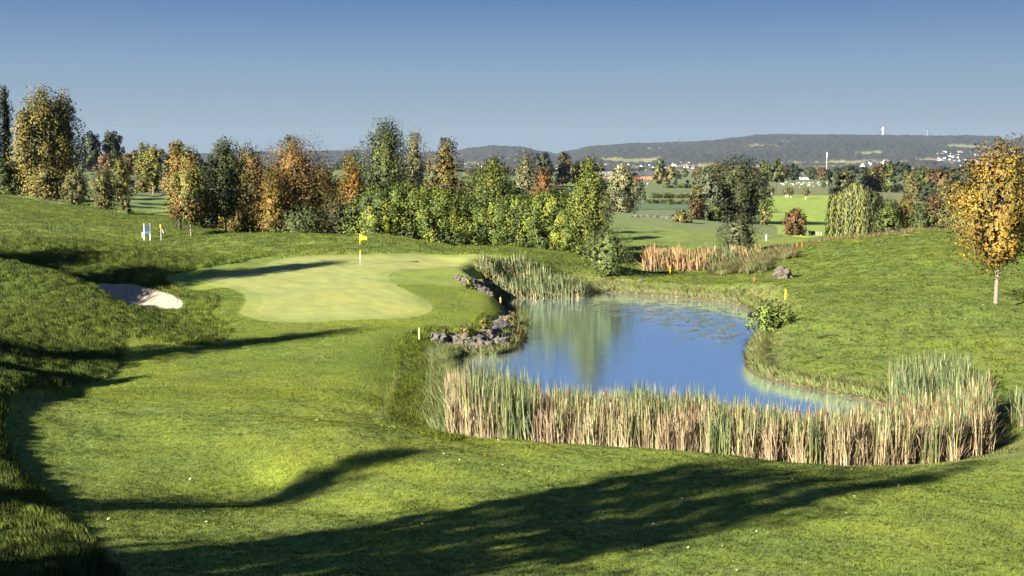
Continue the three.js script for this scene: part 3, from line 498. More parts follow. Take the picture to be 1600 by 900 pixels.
// trees left of the camera whose shadows fall across the fairway
const SHADE = new THREE.Vector2(Math.sin(SUN_AZ), Math.cos(SUN_AZ));
function shadeTree(tip, h, o, label, name) {
  const [tx, td] = hit(...tip), ty = groundY(tx, td); let L = h / Math.tan(SUN_EL), x, d;
  for (let k = 0; k < 8; k++) { x = tx - SHADE.x * L; d = td - SHADE.y * L; L = (h * .97 + groundY(x, d) - ty) / Math.tan(SUN_EL); }
  return grow(name, label, 'tree', { x, d, px: 800, h, size: .26, ...o });
}
shadeTree([612, 712], 15, { r: 1.15, shape: 'column', pal: PAL.green, cb: .08, spiky: 1, group: 'poplars left of the fairway' }, 'slender poplar beside the camera shading the near mound', 'fairway_poplar');
shadeTree([508, 520], 15, { r: 1.4, shape: 'cone', pal: PAL.green, cb: .05, spiky: 1, group: 'poplars left of the fairway' }, 'slender poplar shading the turf in front of the green', 'fairway_poplar');
shadeTree([503, 413], 15, { r: 2.3, shape: 'cone', pal: PAL.green, cb: .03, spiky: 1, group: 'poplars left of the fairway' }, 'slender poplar shading the left lobe of the green', 'fairway_poplar');
shadeTree([225, 424], 10, { r: 2.6, shape: 'oval', pal: PAL.green, cb: .12, spiky: 1 }, 'round tree left of the frame shading the ridge behind bunker', 'roadside_tree');
shadeTree([120, 400], 11, { r: 2.6, shape: 'oval', pal: PAL.green, cb: .12, spiky: 1 }, 'leafy tree far left shading the upper ridge', 'roadside_tree');
shadeTree([178, 597], 8, { r: 1.1, shape: 'oval', pal: PAL.green, cb: .1, spiky: 1 }, 'small tree left of the frame shading the mound foot', 'roadside_tree');
for (const [px, py, h, r, words] of [[1150, 720, 14, 1.0, 'first slender shade tree left of the camera'], [1225, 728, 13.5, .9, 'second slender shade tree left of the camera'], [1300, 735, 14, 1.2, 'third slender shade tree left of the camera'], [1385, 739, 13, 1.1, 'fourth slender shade tree left of the camera'], [1480, 738, 13.5, 1.3, 'slender shade tree nearest to the camera']])
  shadeTree([px, py], h, { r, shape: 'oval', pal: PAL.green, cb: .06, spiky: 1, fill: .5, group: 'shade trees left of the camera' }, words, 'shade_tree');

// ---------------------------------------------------------------- reeds and cattails
function blade(pos, nor, col, idx, x, z, h, w, az, lean, bend, c0, c1, c2, seg = 5) { // one long leaf
  const k = pos.length / 3, dx = Math.cos(az), dz = Math.sin(az), sx = -dz, sz = dx;
  for (let s = 0; s <= seg; s++) {
    const t = s / seg, out = lean * t * h + bend * h * t * t * t, y = h * (t - .35 * Math.max(0, bend) * t * t * t), ww = w * (t < .75 ? 1 - .3 * t : (1 - t) * 3.1) * .5 + .001, c = t < .5 ? [0, 1, 2].map((i) => lerp(c0[i], c1[i], t * 2)) : [0, 1, 2].map((i) => lerp(c1[i], c2[i], t * 2 - 1));
    pos.push(x + dx * out + sx * ww, y, z + dz * out + sz * ww, x + dx * out - sx * ww, y, z + dz * out - sz * ww);
    for (let q = 0; q < 2; q++) { nor.push(dx * .85, .35, dz * .85); col.push(...c); }
    if (s < seg) { const a = k + s * 2; idx.push(a, a + 1, a + 2, a + 1, a + 3, a + 2); }
  }
}
function bladesGeometry(make) { const pos = [], nor = [], col = [], idx = []; make(pos, nor, col, idx); const g = new THREE.BufferGeometry(); g.setAttribute('position', new THREE.Float32BufferAttribute(pos, 3)); g.setAttribute('normal', new THREE.Float32BufferAttribute(nor, 3)); g.setAttribute('color', new THREE.Float32BufferAttribute(col, 3)); g.setIndex(idx); return g; }
const STRAW = [.25, .19, .11], STRAW2 = [.17, .12, .065], TANNED = [.12, .07, .032], LEAFG = [.07, .095, .026], LEAFY = [.15, .155, .045], BLUEG = [.055, .085, .045], RUST = [.24, .125, .05];
function reedPlant(seed, kind, n = 8) {
  const r = rng(seed);
  return bladesGeometry((p, nn, c, i) => {
    for (let k = 0; k < n; k++) {
      const dry = kind === 'straw' ? true : kind === 'green' ? r() < .12 : r() < .45, a = kind === 'rust';
      const c0 = a ? TANNED : dry ? STRAW : kind === 'green' ? LEAFY : STRAW, c1 = a ? RUST : dry ? (r() < .3 ? TANNED : STRAW2) : kind === 'green' ? LEAFG : LEAFY, c2 = a ? [.28, .17, .075] : dry ? (r() < .4 ? LEAFY : STRAW) : r() < .35 ? BLUEG : r() < .5 ? LEAFG : LEAFY;
      const h = (dry ? .5 + .42 * r() : .72 + .32 * r()), m = .6 + .8 * r();
      blade(p, nn, c, i, (r() - .5) * .2, (r() - .5) * .2, h, .016 + .01 * r(), r() * 6.283, .04 + .09 * r(), r() < .25 ? .25 + .25 * r() : .06 * r(), c0.map((v) => v * m), c1.map((v) => v * m), c2.map((v) => v * m));
      if (dry && r() < .2) { const y0 = i.length; blade(p, nn, c, i, (r() - .5) * .3, (r() - .5) * .3, .3 + .3 * r(), .014, r() * 6.283, .7 + .5 * r(), -.1, STRAW, STRAW, STRAW2, 3); }
    }
  });
}
const reedMat = vmat(.7);
const PLANTS = { mix: [1, 2, 3].map((s) => reedPlant(200 + s, 'mix')), straw: [1, 2, 3].map((s) => reedPlant(220 + s, 'straw')), green: [1, 2, 3].map((s) => reedPlant(240 + s, 'green')), rust: [1, 2].map((s) => reedPlant(260 + s, 'rust', 10)) };
function copies(name, geometry, material, spots, parent) { // spots: [x, y, d, turn, scale xz, scale y, tint?]
  const m = new THREE.InstancedMesh(geometry, material, spots.length), M = new THREE.Matrix4(), q = new THREE.Quaternion(), e = new THREE.Euler(), c = new THREE.Color();
  spots.forEach((s, k) => { e.set(s[7] ?? 0, s[3], s[8] ?? 0); M.compose(new THREE.Vector3(s[0], s[1], -s[2]), q.setFromEuler(e), new THREE.Vector3(s[4], s[5], s[4])); m.setMatrixAt(k, M); if (s[6]) m.setColorAt(k, c.setRGB(...s[6])); });
  m.name = name; m.castShadow = m.receiveShadow = true; parent.add(m); return m;
}
function reedBed(label, seed, count, area, kindAt, heightAt, wide = 1) {
  const g = thing('reed_bed', label, 'reeds', [0, 0, 0]); g.userData.kind = 'stuff';
  const r = rng(seed), lists = {}; let made = 0, tries = 0;
  while (made < count && tries++ < count * 12) {
    const p = area(r); if (!p) continue; const [x, d] = p, kind = kindAt(x, d, r), variant = (r() * PLANTS[kind].length) | 0, h = heightAt(x, d, r), v = .8 + .4 * r();
    (lists[kind + variant] ??= { kind, variant, spots: [] }).spots.push([x, Math.max(-.25, groundY(x, d)) - .05, d, r() * 6.283, (1.0 + .5 * r()) * wide, h, [v, v, v], (r() - .5) * .12, (r() - .5) * .12 - .04]); made++;
  }
  for (const l of Object.values(lists)) copies({ mix: 'mixed_reeds', straw: 'dry_reeds', green: 'green_reeds', rust: 'rusty_reeds' }[l.kind], PLANTS[l.kind][l.variant], reedMat, l.spots, g);
}
// the belt along the near shore, by picture column: distance of its front, depth, reed height
const BELT_PROFILE = [[700, 41.2, 5.5, 2.3], [760, 40.4, 5.8, 2.35], [815, 39.9, 4.6, 2.25], [850, 39.7, 3.4, 2.1], [950, 39.3, 3.2, 2.1], [1050, 38.6, 3.4, 2.2], [1130, 37.9, 3.0, 2.1], [1200, 37.3, 2.6, 2.0], [1300, 36.9, 2.7, 2.0], [1400, 36.8, 4.6, 1.95], [1480, 37.0, 6.0, 2.0], [1545, 37.8, 5.0, 1.9]];
function belt(px) { let k = 0; while (k < BELT_PROFILE.length - 2 && px > BELT_PROFILE[k + 1][0]) k++; const a = BELT_PROFILE[k], b = BELT_PROFILE[k + 1], t = clamp((px - a[0]) / (b[0] - a[0]), 0, 1); return [1, 2, 3].map((i) => lerp(a[i], b[i], t)); }
const pxOf = (x, d) => 800 + x / (d + (EYE * Math.sin(PITCH))) * F;
reedBed('dense belt of straw and green cattail reeds along the near pond shore', 301, 4700, (r) => {
  const px = 702 + r() * 842, [f, dep] = belt(px), d = f + dep * Math.pow(r(), 1.15) + .35 * n2(px * .03, 5) + .25 * n2(px * .11, 9), x = sideways(px, d, 0);
  if (n2(x * .55 + 7, d * .8) < -.42 && r() < .75) return null; return [x, d];
}, (x, d, r) => { const px = pxOf(x, d), g = n2b(x * .5, d * .5) * .5 + .5; if (px > 1180 && r() < .25) return 'straw'; if (px > 750 && px < 830) return g > .3 ? 'green' : 'mix'; return g < .38 ? 'straw' : g > .72 ? 'green' : 'mix'; }, (x, d, r) => { const [, , h] = belt(pxOf(x, d)); return h * (.72 + .36 * r()); });
reedBed('green cattail reeds on far shore left of the willow bush', 302, 1100, (r) => {
  const px = 752 + r() * 160, t = r(), d = 83.4 + 2.3 * t * sstep(752, 800, px) + .9 * sstep(800, 752, px), x = sideways(px, d, 0); return [x, d];
}, (x, d, r) => r() < .72 ? 'green' : 'mix', (x, d, r) => (lerp(1.2, 1.85, sstep(755, 830, pxOf(x, d))) - .5 * sstep(880, 915, pxOf(x, d)) + .25 * n2(x * .9, d * .9)) * (.62 + .42 * r()), 2);
reedBed('orange brown autumn reeds beyond the pond', 303, 1500, (r) => {
  const px = 1012 + r() * 176, d = 96 + 8 * r(), x = sideways(px, d, .5); if (px > 1120 && d < 99) return null; if (n2(x * .5, d * .4) < -.35 && r() < .8) return null; return [x, d];
}, (x, d, r) => pxOf(x, d) > 1095 && r() < .55 ? 'green' : r() < .58 ? 'rust' : r() < .6 ? 'mix' : 'green', (x, d, r) => (1.7 + .55 * n2(x * .45, d * .45)) * (.6 + .45 * r()) * lerp(1, .72, sstep(1110, 1160, pxOf(x, d))), 2.1);
reedBed('dark green reeds at the right end of near belt', 304, 620, (r) => { const px = 1395 + r() * 120, d = 44.5 + 3.2 * r() - (px > 1480 ? 2 * r() : 0); return [sideways(px, d, .2), d]; }, (x, d, r) => r() < .85 ? 'green' : 'mix', (x, d, r) => 1.5 * (.7 + .45 * r()));
reedBed('loose green reed tuft at the right picture edge', 305, 60, (r) => { const px = 1580 + r() * 40, d = 40.5 + 1.5 * r(); return [sideways(px, d, .4), d]; }, () => 'green', (x, d, r) => 1.3 * (.7 + .45 * r()));
// single cattails with seed heads standing out of the near belt
{
  const leaf = (seed, c) => bladesGeometry((p, n, cc, i) => { const r = rng(seed); blade(p, n, cc, i, 0, 0, 1.75, .02, r() * 6.28, .08, .12, STRAW, c, c); });
  const stalkG = new THREE.CylinderGeometry(.006, .009, 1.72, 5).translate(0, .86, 0), headG = new THREE.CapsuleGeometry(.017, .15, 3, 7).translate(0, 1.62, 0), spikeG = new THREE.ConeGeometry(.004, .16, 4).translate(0, 1.86, 0);
  const stalkM = mat(.36, .28, .14), headM = mat(.13, .05, .022, 1), fluffM = mat(.34, .27, .19, 1), leaves = [leaf(1, LEAFG), leaf(2, STRAW2), leaf(3, LEAFY)];
  const build = (name, head, label) => { const t = thing(name, label, 'cattail', [0, 0, 0], 'cattails with seed heads in the near belt'); const st = part('stalk', stalkG, stalkM, t); part('seed_head', headG, head, st); part('spike', spikeG, stalkM, st); for (const l of leaves) part('leaf', l, reedMat, t); return t; };
  const protos = [build('cattail', headM, 'cattail with a slim brown seed head in the near belt'), build('fluffy_cattail', fluffM, 'cattail with a pale fluffy burst seed head in the near belt')], r = rng(77);
  for (let k = 0; k < 210; k++) {
    const fl = k % 6 === 5 ? 1 : 0, o = k === 0 ? protos[0] : k === 5 ? protos[1] : copyOf(protos[fl]), px = 712 + r() * 826, [f, dep] = belt(px), d = f + dep * .75 * r(), x = sideways(px, d, 0), s = .85 + .25 * r();
    o.position.set(x, Math.max(-.2, groundY(x, d)) - .04, -d); o.rotation.set((r() - .5) * .14, r() * 6.28, (r() - .5) * .14 - .03); o.scale.set(1.2, s, 1.2);
  }
}
// floating leaves on the far half of the pond
{
  const g = new THREE.CircleGeometry(1, 9, .3, 5.7).rotateX(-Math.PI / 2), r = rng(91), spots = [], cal = signedTo(smoothLoop([[925, 472], [1000, 472], [1080, 476], [1150, 487], [1162, 515], [1150, 535], [1110, 532], [1060, 512], [1000, 498], [940, 488]].map((p) => onWater(...p)), 4));
  const [x0, x1, d0, d1] = cal.box;
  for (let k = 0; k < 30000 && spots.length < 3000; k++) { const x = lerp(x0 - 2, x1, r()), d = lerp(d0 - 4, d1 + 1, r()), s = cal(x, d); if (pondAt(x, d) > -.3 || s > 2.5 * r() * r() || n2(x * .8, d * .5) < -.15 + .3 * sstep(-3, 0, s) ) continue; const v = .7 + .6 * r(), z = .045 + .06 * r(); spots.push([x, .006 + .004 * r(), d, r() * 6.28, z, 1, [v, v, v], (r() - .5) * .1, (r() - .5) * .1]); }
  const m = copies('floating_leaves', g, mat(.14, .17, .12, .16), spots, scene); tag(m, 'scattered floating leaves covering the far half of the pond', 'water plants', null, 'stuff');
}
// ---------------------------------------------------------------- grass
const tuftGeometry = (seed, n, h, spread, w) => bladesGeometry((p, nn, c, i) => {
  const r = rng(seed);
  for (let k = 0; k < n; k++) { const a = r() * 6.283, q = Math.sqrt(r()) * spread, b = r() * 6.283, l = h * (.5 + .6 * r()), x = Math.cos(a) * q, z = Math.sin(a) * q, t = .25 + .5 * r(), o = p.length / 3, v = .75 + .5 * r(); p.push(x - Math.sin(b) * w, -.01, z + Math.cos(b) * w, x + Math.sin(b) * w, -.01, z - Math.cos(b) * w, x + Math.cos(b) * l * t, l, z + Math.sin(b) * l * t); for (let s = 0; s < 3; s++) { nn.push(Math.cos(b) * .35, .9, Math.sin(b) * .35); c.push(v, v, v); } i.push(o, o + 1, o + 2); }
});
const grassMat = vmat(.8);
function sward(name, label, geometry, seed, want, region, look) {
  const r = rng(seed), spots = [], c = [0, 0, 0]; let tries = 0;
  while (spots.length < want && tries++ < want * 8) {
    const p = region(r); if (!p) continue; const [x, d] = p, s = look(x, d, r); if (!s) continue;
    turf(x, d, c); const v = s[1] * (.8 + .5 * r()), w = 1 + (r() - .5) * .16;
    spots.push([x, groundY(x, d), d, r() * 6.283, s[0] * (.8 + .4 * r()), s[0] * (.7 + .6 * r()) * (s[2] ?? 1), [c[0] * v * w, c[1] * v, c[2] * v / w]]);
  }
  const m = copies(name, geometry, grassMat, spots, scene); tag(m, label, 'grass', null, 'stuff'); return m;
}
const frameSpot = (r, d0, d1, px0, px1) => { const d = Math.sqrt(lerp(d0 * d0, d1 * d1, r())), x = sideways(lerp(px0, px1, r()), d, 1.5); return [x, d]; };
sward('mown_grass', 'short mown grass of the near fairway', tuftGeometry(1, 9, .03, .075, .0045), 401, 150000, (r) => frameSpot(r, 18.5, 46, -60, 1660), (x, d, r) => { if (pondAt(x, d) < .5 || roughAt(x, d) > .55) return null; return [1, 1.12]; });
sward('fairway_grass', 'mown fairway grass in front of the green', tuftGeometry(2, 8, .035, .12, .007), 402, 70000, (r) => frameSpot(r, 44, 72, 60, 800), (x, d, r) => { if (pondAt(x, d) < .4 || roughAt(x, d) > .55 || greenAt(x, d) < .1 || bunkerAt(x, d) < .15) return null; return [1, 1.1]; });
sward('long_rough', 'long rough grass on the left mounds', tuftGeometry(3, 11, .14, .1, .006), 403, 130000, (r) => frameSpot(r, 18.5, 86, -70, 420), (x, d, r) => { const q = roughAt(x, d); if (q < .42 || bunkerAt(x, d) < .12 || greenAt(x, d) < .3) return null; return [(.72 + .5 * n2(x * 1.2, d * 1.2)) * (1 + d * .006), 1.25 + .35 * n2b(x * .8, d * .8)]; });
sward('mound_grass', 'rough grass on mounds behind the green', tuftGeometry(4, 10, .1, .16, .011), 404, 60000, (r) => frameSpot(r, 84, 124, -60, 930), (x, d, r) => greenAt(x, d) < .4 ? null : [1 + .4 * n2(x, d), 1.15 + .3 * n2b(x * .5, d * .5)]);
sward('hillside_grass', 'rough grass on the slope right of the pond', tuftGeometry(5, 10, .08, .13, .008), 405, 120000, (r) => frameSpot(r, 37, 116, 780, 1680), (x, d, r) => { const s = pondAt(x, d); if (s < .15 || (x < 12 && d < 60)) return null; return [(.8 + .4 * n2(x * .7, d * .7)) * (1 + Math.max(0, d - 60) * .006), 1.15 + .35 * n2b(x * .5, d * .5)]; });
sward('bank_rough', 'rougher grass on the bank left of the reeds', tuftGeometry(6, 11, .1, .1, .006), 406, 20000, (r) => frameSpot(r, 36, 66, 585, 830), (x, d, r) => { const s = pondAt(x, d); if (s < .2 || (ROUGH_BANK(x, d) > 0 && s > 2.4)) return null; return [.9 + .3 * n2(x, d), 1.25]; });
// tall tussocks on the banks
{
  const clump = (seed, cs) => bladesGeometry((p, n, c, i) => { const r = rng(seed); for (let k = 0; k < 26; k++) { const m = .7 + .6 * r(), q = cs[(r() * cs.length) | 0].map((v) => v * m); blade(p, n, c, i, (r() - .5) * .14, (r() - .5) * .14, .6 + .5 * r(), .018, r() * 6.283, .15 + .4 * r(), .25 * r(), q, q, q, 3); } });
  const G = [clump(1, [[.1, .125, .02], [.15, .15, .034], [.065, .09, .014]]), clump(2, [[.18, .14, .06], [.12, .1, .04], [.08, .085, .025]]), clump(3, [[.06, .08, .018], [.1, .12, .024]])];
  const bank = thing('bank_tussocks', 'tall yellow green tussock grass fringing the pond banks', 'grass', [0, 0, 0]); bank.userData.kind = 'stuff';
  const r = rng(95), L = [[], [], []];
  for (let k = 0; k < 60000 && L[0].length + L[1].length + L[2].length < 2300; k++) {
    const i = (r() * POND.length) | 0, [ax, ad] = POND[i], a = r() * 6.28, q = r() * 3, x = ax + Math.cos(a) * q, d = ad + Math.sin(a) * q, s = pondAt(x, d), px = pxOf(x, d); if (s < .02) continue;
    const right = px > 1150 && px < 1420 && d > 44, far = d > 72 && px > 900, left = px < 840 && d > 56 && r() < .25, side = px < 716 && d > 41.5 && d <= 58; if (!right && !far && !left && !side) continue; if ((right || far) && s < .3) continue;
    if (s > (right ? 1.1 : far ? .9 : .9) * (.3 + r() * r())) continue; const h = right ? .25 + .35 * r() : far ? .3 + .35 * r() : side ? .4 + .5 * r() : .3 + .4 * r();
    L[right ? (r() < .62 ? 0 : r() < .5 ? 1 : 2) : side ? 2 : (r() * 3) | 0].push([x, groundY(x, d) - .02, d, r() * 6.28, .7 + .5 * r(), h, [1, 1, 1]]);
  }
  L.forEach((l, k) => copies(['pale_tussocks', 'dry_tussocks', 'green_tussocks'][k], G[k], reedMat, l, bank));
  const R2 = rng(96), far = []; // dry seam of grass along the ridge by the willow and round the creek
  for (let k = 0; k < 420; k++) { const px = 1262 + R2() * 300, d = 107 + 4 * R2(), x = sideways(px, d, 2.5); far.push([x, groundY(x, d) - .02, d, R2() * 6.28, 1.2, .22 + .4 * R2() * R2(), [1.1, .98, .8]]); }
  const ridge = copies('ridge_grass', G[1], reedMat, far, scene); tag(ridge, 'dry tan grass seam along the right fairway crest', 'grass', null, 'stuff');
  const weeds = [], weeds2 = []; for (let k = 0; k < 760; k++) { const px = 1110 + R2() * 130, d = 90 + 16 * R2(), x = sideways(px, d, .8); if (px > 1205 && d < 97) continue; (n2(x * .6, d * .6) > .05 ? weeds : weeds2).push([x, groundY(x, d) - .02, d, R2() * 6.28, 1.5, (.35 + .35 * R2()) * (1.1 + .8 * n2(x * .5 + 5, d * .5)), [.8, .75, .65]]); }
  tag(copies('ditch_weeds', G[2], reedMat, weeds2, scene), 'dark green weeds in the ditch behind the dam', 'weeds', null, 'stuff');
  tag(copies('creek_weeds', G[1], reedMat, weeds, scene), 'brown olive weeds in the ditch left of the boulder', 'weeds', null, 'stuff');
}
S('bright green leafy bush on the right point of the pond', { px: 1204, top: 476, w: 70, d: 63.5, pal: [[.15, .2, .03, 3], [.1, .14, .02, 3], [.2, .23, .07, 1]], size: .14, shape: 'round' });
for (const [px, top, w, p, label] of [[694, 512, 26, 'olive', 'grey green weed clump at left end of the rocks'], [728, 508, 34, 'gold', 'yellow flowering bush among the pond rocks'], [757, 498, 26, 'mixed', 'yellow green weeds behind the pond rocks'], [800, 492, 26, 'gold', 'yellow weed clump at tip of the rock promontory'], [808, 512, 28, 'coppergreen', 'dark bramble hanging to the water at the promontory'], [715, 545, 28, 'green', 'dark green bush at the water below the rocks']]) { const [x, d] = hit(px, top + w * .8); S(label, { px, x, d, h: (w * .85) / F * d, w, pal: PAL[p], size: .12, narrow: .4 }); }
for (const [px, py, w, label] of [[760, 436, 22, 'small green weeds beside the upper rocks'], [733, 452, 18, 'yellow weeds in front of the upper rocks']]) { const [x, d] = hit(px, py); S(label, { px, x, d, h: .7, w, pal: PAL.mixed, size: .13, narrow: .4 }); }

// ---------------------------------------------------------------- rocks
function rockGeometry(seed) { const g = new THREE.IcosahedronGeometry(1, 3), P = g.attributes.position, v = new THREE.Vector3(); for (let i = 0; i < P.count; i++) { v.fromBufferAttribute(P, i).normalize(); const f = 1 + .3 * n3(v.x * 1.2 + seed, v.y * 1.2, v.z * 1.2) + .14 * n3(v.x * 3 + seed, v.y * 3, v.z * 3) - .12 * Math.abs(n3(v.x * 2, v.y * 2 + seed, v.z * 2)); P.setXYZ(i, v.x * f, v.y * f * .72, v.z * f); } g.computeVertexNormals(); return g; }
const rockMap = noiseTexture(256, (u, v, r) => .62 + .28 * tile(u, v, 7) + .18 * tile(u, v, 22) + (r() - .5) * .16, 51); rockMap.repeat.set(2, 2); rockMap.colorSpace = THREE.SRGBColorSpace;
const rockMats = [mat(.24, .22, .2, .95, { map: rockMap }), mat(.16, .145, .13, .95, { map: rockMap }), mat(.26, .21, .165, .95, { map: rockMap })], rockGeos = [1, 2, 3, 4, 5].map((s) => rockGeometry(s * 3.7));
function rock(px, py, w, label, group, k, sy = 1) { const [x, d] = hit(px, py), s = w / F * d / 2 * (group === 'rocks on the bank below the green' ? 1.4 : 1.15), m = new THREE.Mesh(rockGeos[k % 5], rockMats[k % 3]); m.name = numbered('rock'); m.position.set(x, groundY(x, d) + s * .2, -d); m.scale.set(s, s * sy, s); m.rotation.y = k * 1.7; tag(m, label, 'rock', group); scene.add(lit(m)); return m; }
[[685, 533, 22], [702, 532, 18], [719, 536, 26], [735, 540, 22], [748, 534, 20], [760, 528, 22], [771, 521, 20], [781, 513, 22], [789, 504, 18], [779, 540, 24], [794, 534, 20], [758, 546, 26], [741, 549, 20], [803, 520, 18], [699, 545, 16], [712, 549, 18], [726, 551, 18], [797, 494, 12]].forEach(([a, b, c], k) => rock(a, b, c, 'grey rock piled on the pond bank below the green', 'rocks on the bank below the green', k));
[[716, 437, 15], [727, 439, 13], [739, 442, 15], [750, 443, 14], [762, 446, 14], [729, 447, 15], [772, 457, 15], [745, 452, 15], [757, 456, 15], [765, 462, 14], [778, 465, 14]].forEach(([a, b, c], k) => rock(a, b, c, 'grey rock on the upper bank left of far reeds', 'rocks beside the far reeds', k + 2));
rock(1222, 434, 27, 'large angular brown boulder beside the ditch', undefined, 2, 1.25).name = 'boulder';
rock(1002, 440, 8, 'small white stone on the far pond shore', undefined, 0);
[[986, 339, 6], [994, 339, 7], [1003, 338, 6], [1013, 338, 8], [1024, 340, 7], [1036, 341, 7], [1044, 342, 9], [1051, 343, 6]].forEach(([a, b, c], k) => rock(a, b, c, 'pale stone in the row across the far fairway', 'pale stones across the far fairway', k * 3));
// bare soil on the promontory
structure('bare_soil', patch(signedTo(loopOf([[786, 478], [797, 476], [801, 484], [793, 497], [778, 508], [762, 508], [772, 497], [782, 488]], 4)), .02), mat(.34, .25, .16, 1, { map: rockMap }));

// ---------------------------------------------------------------- course furniture
const stand = (px, py) => { const [x, d] = hit(px, py); return [x, groundY(x, d), -d]; };
const YELLOW = mat(.75, .52, .02, .5), RED = mat(.6, .09, .04, .5), WHITE = mat(.78, .77, .74, .5), DARK = mat(.03, .03, .03, .6), STEEL = mat(.3, .3, .32, .45);
function stake(px, py, tall, m, label, group, thick = .032) { // marker post with a chamfered top
  const p = stand(px, py), d = -p[2], h = tall / F * d, t = thing('marker_stake', label, 'stake', p, group);
  part('post', new THREE.BoxGeometry(thick * 2, h - thick, thick * 2).translate(0, (h - thick) / 2 - .05, 0), m, t); part('tip', new THREE.ConeGeometry(thick * 1.41, thick * 1.6, 4).rotateY(Math.PI / 4).translate(0, h - thick + thick * .8 - .05, 0), m, t); t.rotation.z = (px % 7 - 3) * .008; return t;
}
stake(655, 531, 21, mat(.72, .5, .16, .6), 'pale yellow stake at left end of the rocks');
stake(782, 478, 15, mat(.72, .5, .16, .6), 'pale yellow stake near tip of rock promontory');
stake(1227, 468, 18, YELLOW, 'bright yellow stake on the slope right of the pond', undefined, .03);
stake(1047, 428, 15, YELLOW, 'yellow stake beside a red one before orange reeds', undefined, .04);
stake(1044, 427, 14, RED, 'red stake touching the yellow one before orange reeds', undefined, .035);
stake(1178, 440, 8, RED, 'short red stake on the dam left of the boulder');
stake(998, 408, 9, RED, 'red stake between the willow bush and orange reeds', undefined, .04);
for (const [px, py, l] of [[1209, 388, 'red stake in the ditch below the hawthorn'], [1218, 395, 'lowest red stake on the ditch bank'], [1245, 387, 'red stake left of two on right crest'], [1253, 386, 'red stake right of two on right crest']]) stake(px, py, 8, RED, l, 'red stakes along the ditch', .04);
stake(1197, 376, 10, WHITE, 'white post on the grass left of the hawthorn', undefined, .05);
{ // flag in the hole
  const p = stand(563, 415), t = thing('flagstick', 'yellow flag on a striped yellow and black pole in the green', 'golf flag', [p[0], p[1] + .012, p[2]]), h = 50 / F * -p[2], seg = 6;
  for (let k = 0; k < seg; k++) part('pole_section', new THREE.CylinderGeometry(.021, .021, h / seg, 10).translate(0, h / seg * (k + .5), 0), [STEEL, WHITE, YELLOW, DARK, YELLOW, YELLOW][k], t);
  const g = new THREE.PlaneGeometry(.42, .4, 10, 6), P = g.attributes.position; for (let i = 0; i < P.count; i++) { const u = (P.getX(i) + .21) / .42, v = P.getY(i) / .4; P.setXYZ(i, u * .42 + .02, h - .22 + v * .4 * (1 - u * .62) - u * .1, .05 * Math.sin(u * 6)); } g.computeVertexNormals();
  part('flag', g, mat(.8, .62, .02, .7), t); part('cup', new THREE.CylinderGeometry(.055, .055, .02, 14).translate(0, -.009, 0), DARK, t);
}
{ // course sign
  const p = stand(230, 376), d = -p[2], k = d / F, t = thing('course_sign', 'dark information board on two white posts by the upper fairway', 'sign', p);
  const cv = document.createElement('canvas'); cv.width = 96; cv.height = 192; const c = cv.getContext('2d'); c.fillStyle = '#1d2f36'; c.fillRect(0, 0, 96, 192); c.fillStyle = '#0a0f0a'; c.beginPath(); c.moveTo(4, 128); c.lineTo(40, 40); c.lineTo(92, 110); c.lineTo(84, 136); c.closePath(); c.fill(); c.fillRect(8, 120, 76, 20); c.fillStyle = '#41594f'; c.beginPath(); c.moveTo(30, 112); c.lineTo(46, 86); c.lineTo(66, 112); c.closePath(); c.fill(); c.fillStyle = '#2f4f86'; c.fillRect(0, 146, 96, 46);
  const tx = new THREE.CanvasTexture(cv); tx.colorSpace = THREE.SRGBColorSpace; const face = new THREE.MeshStandardMaterial({ map: tx, roughness: .5 });
  part('board', new THREE.BoxGeometry(8 * k, 15 * k, .04).translate(0, 18.5 * k, 0), face, t);
  for (const s of [-1, 1]) part('post', new THREE.CylinderGeometry(.04, .04, 27 * k, 8).translate(s * 4.6 * k, 13 * k, -.05), WHITE, t);
  part('side_plate', new THREE.BoxGeometry(3.6 * k, 7.5 * k, .03).translate(-6 * k, 9 * k, .02), WHITE, t);
  const w = stand(252, 376), b = thing('ball_washer', 'slim grey ball washer post with yellow head', 'ball washer', w);
  part('post', new THREE.CylinderGeometry(.035, .045, 21 * k, 8).translate(0, 10.5 * k, 0), STEEL, b); const hd = part('head', new THREE.CylinderGeometry(.085, .07, 5 * k, 10).translate(0, 22.5 * k, 0), YELLOW, b); part('knob', new THREE.SphereGeometry(.03, 8, 6).translate(0, 25.3 * k, 0), DARK, hd); part('towel_clip', new THREE.BoxGeometry(.03, 7 * k, .02).rotateZ(.35).translate(.13, 15 * k, 0), WHITE, b);
}
{ // rake lying on the bunker lip
  const p = stand(281, 476), t = thing('bunker_rake', 'dark bunker rake left on the right lip of the bunker', 'rake', p);
  part('handle', new THREE.CylinderGeometry(.014, .014, 1.1, 6).rotateZ(-.25).translate(-.05, .5, 0), DARK, t); const hd = part('head', new THREE.BoxGeometry(.5, .03, .04).rotateY(.5).translate(.1, .04, .05), WHITE, t); for (let k = 0; k < 6; k++) part('tooth', new THREE.BoxGeometry(.012, .06, .012).translate(-.08 + k * .075, .02, .13 - k * .04), DARK, hd);
  const q = stand(1291, 527), s = thing('fallen_stick', 'dark dead stick lying on the right slope', 'stick', [q[0], q[1] + .03, q[2]]); part('branch', limb([[-.5, 0, .3], [0, .05, 0], [.5, .08, -.4]], .035, .02), bark, s); part('twig', limb([[.1, .05, 0], [.3, .12, .15]], .015, .008), bark, s);
}

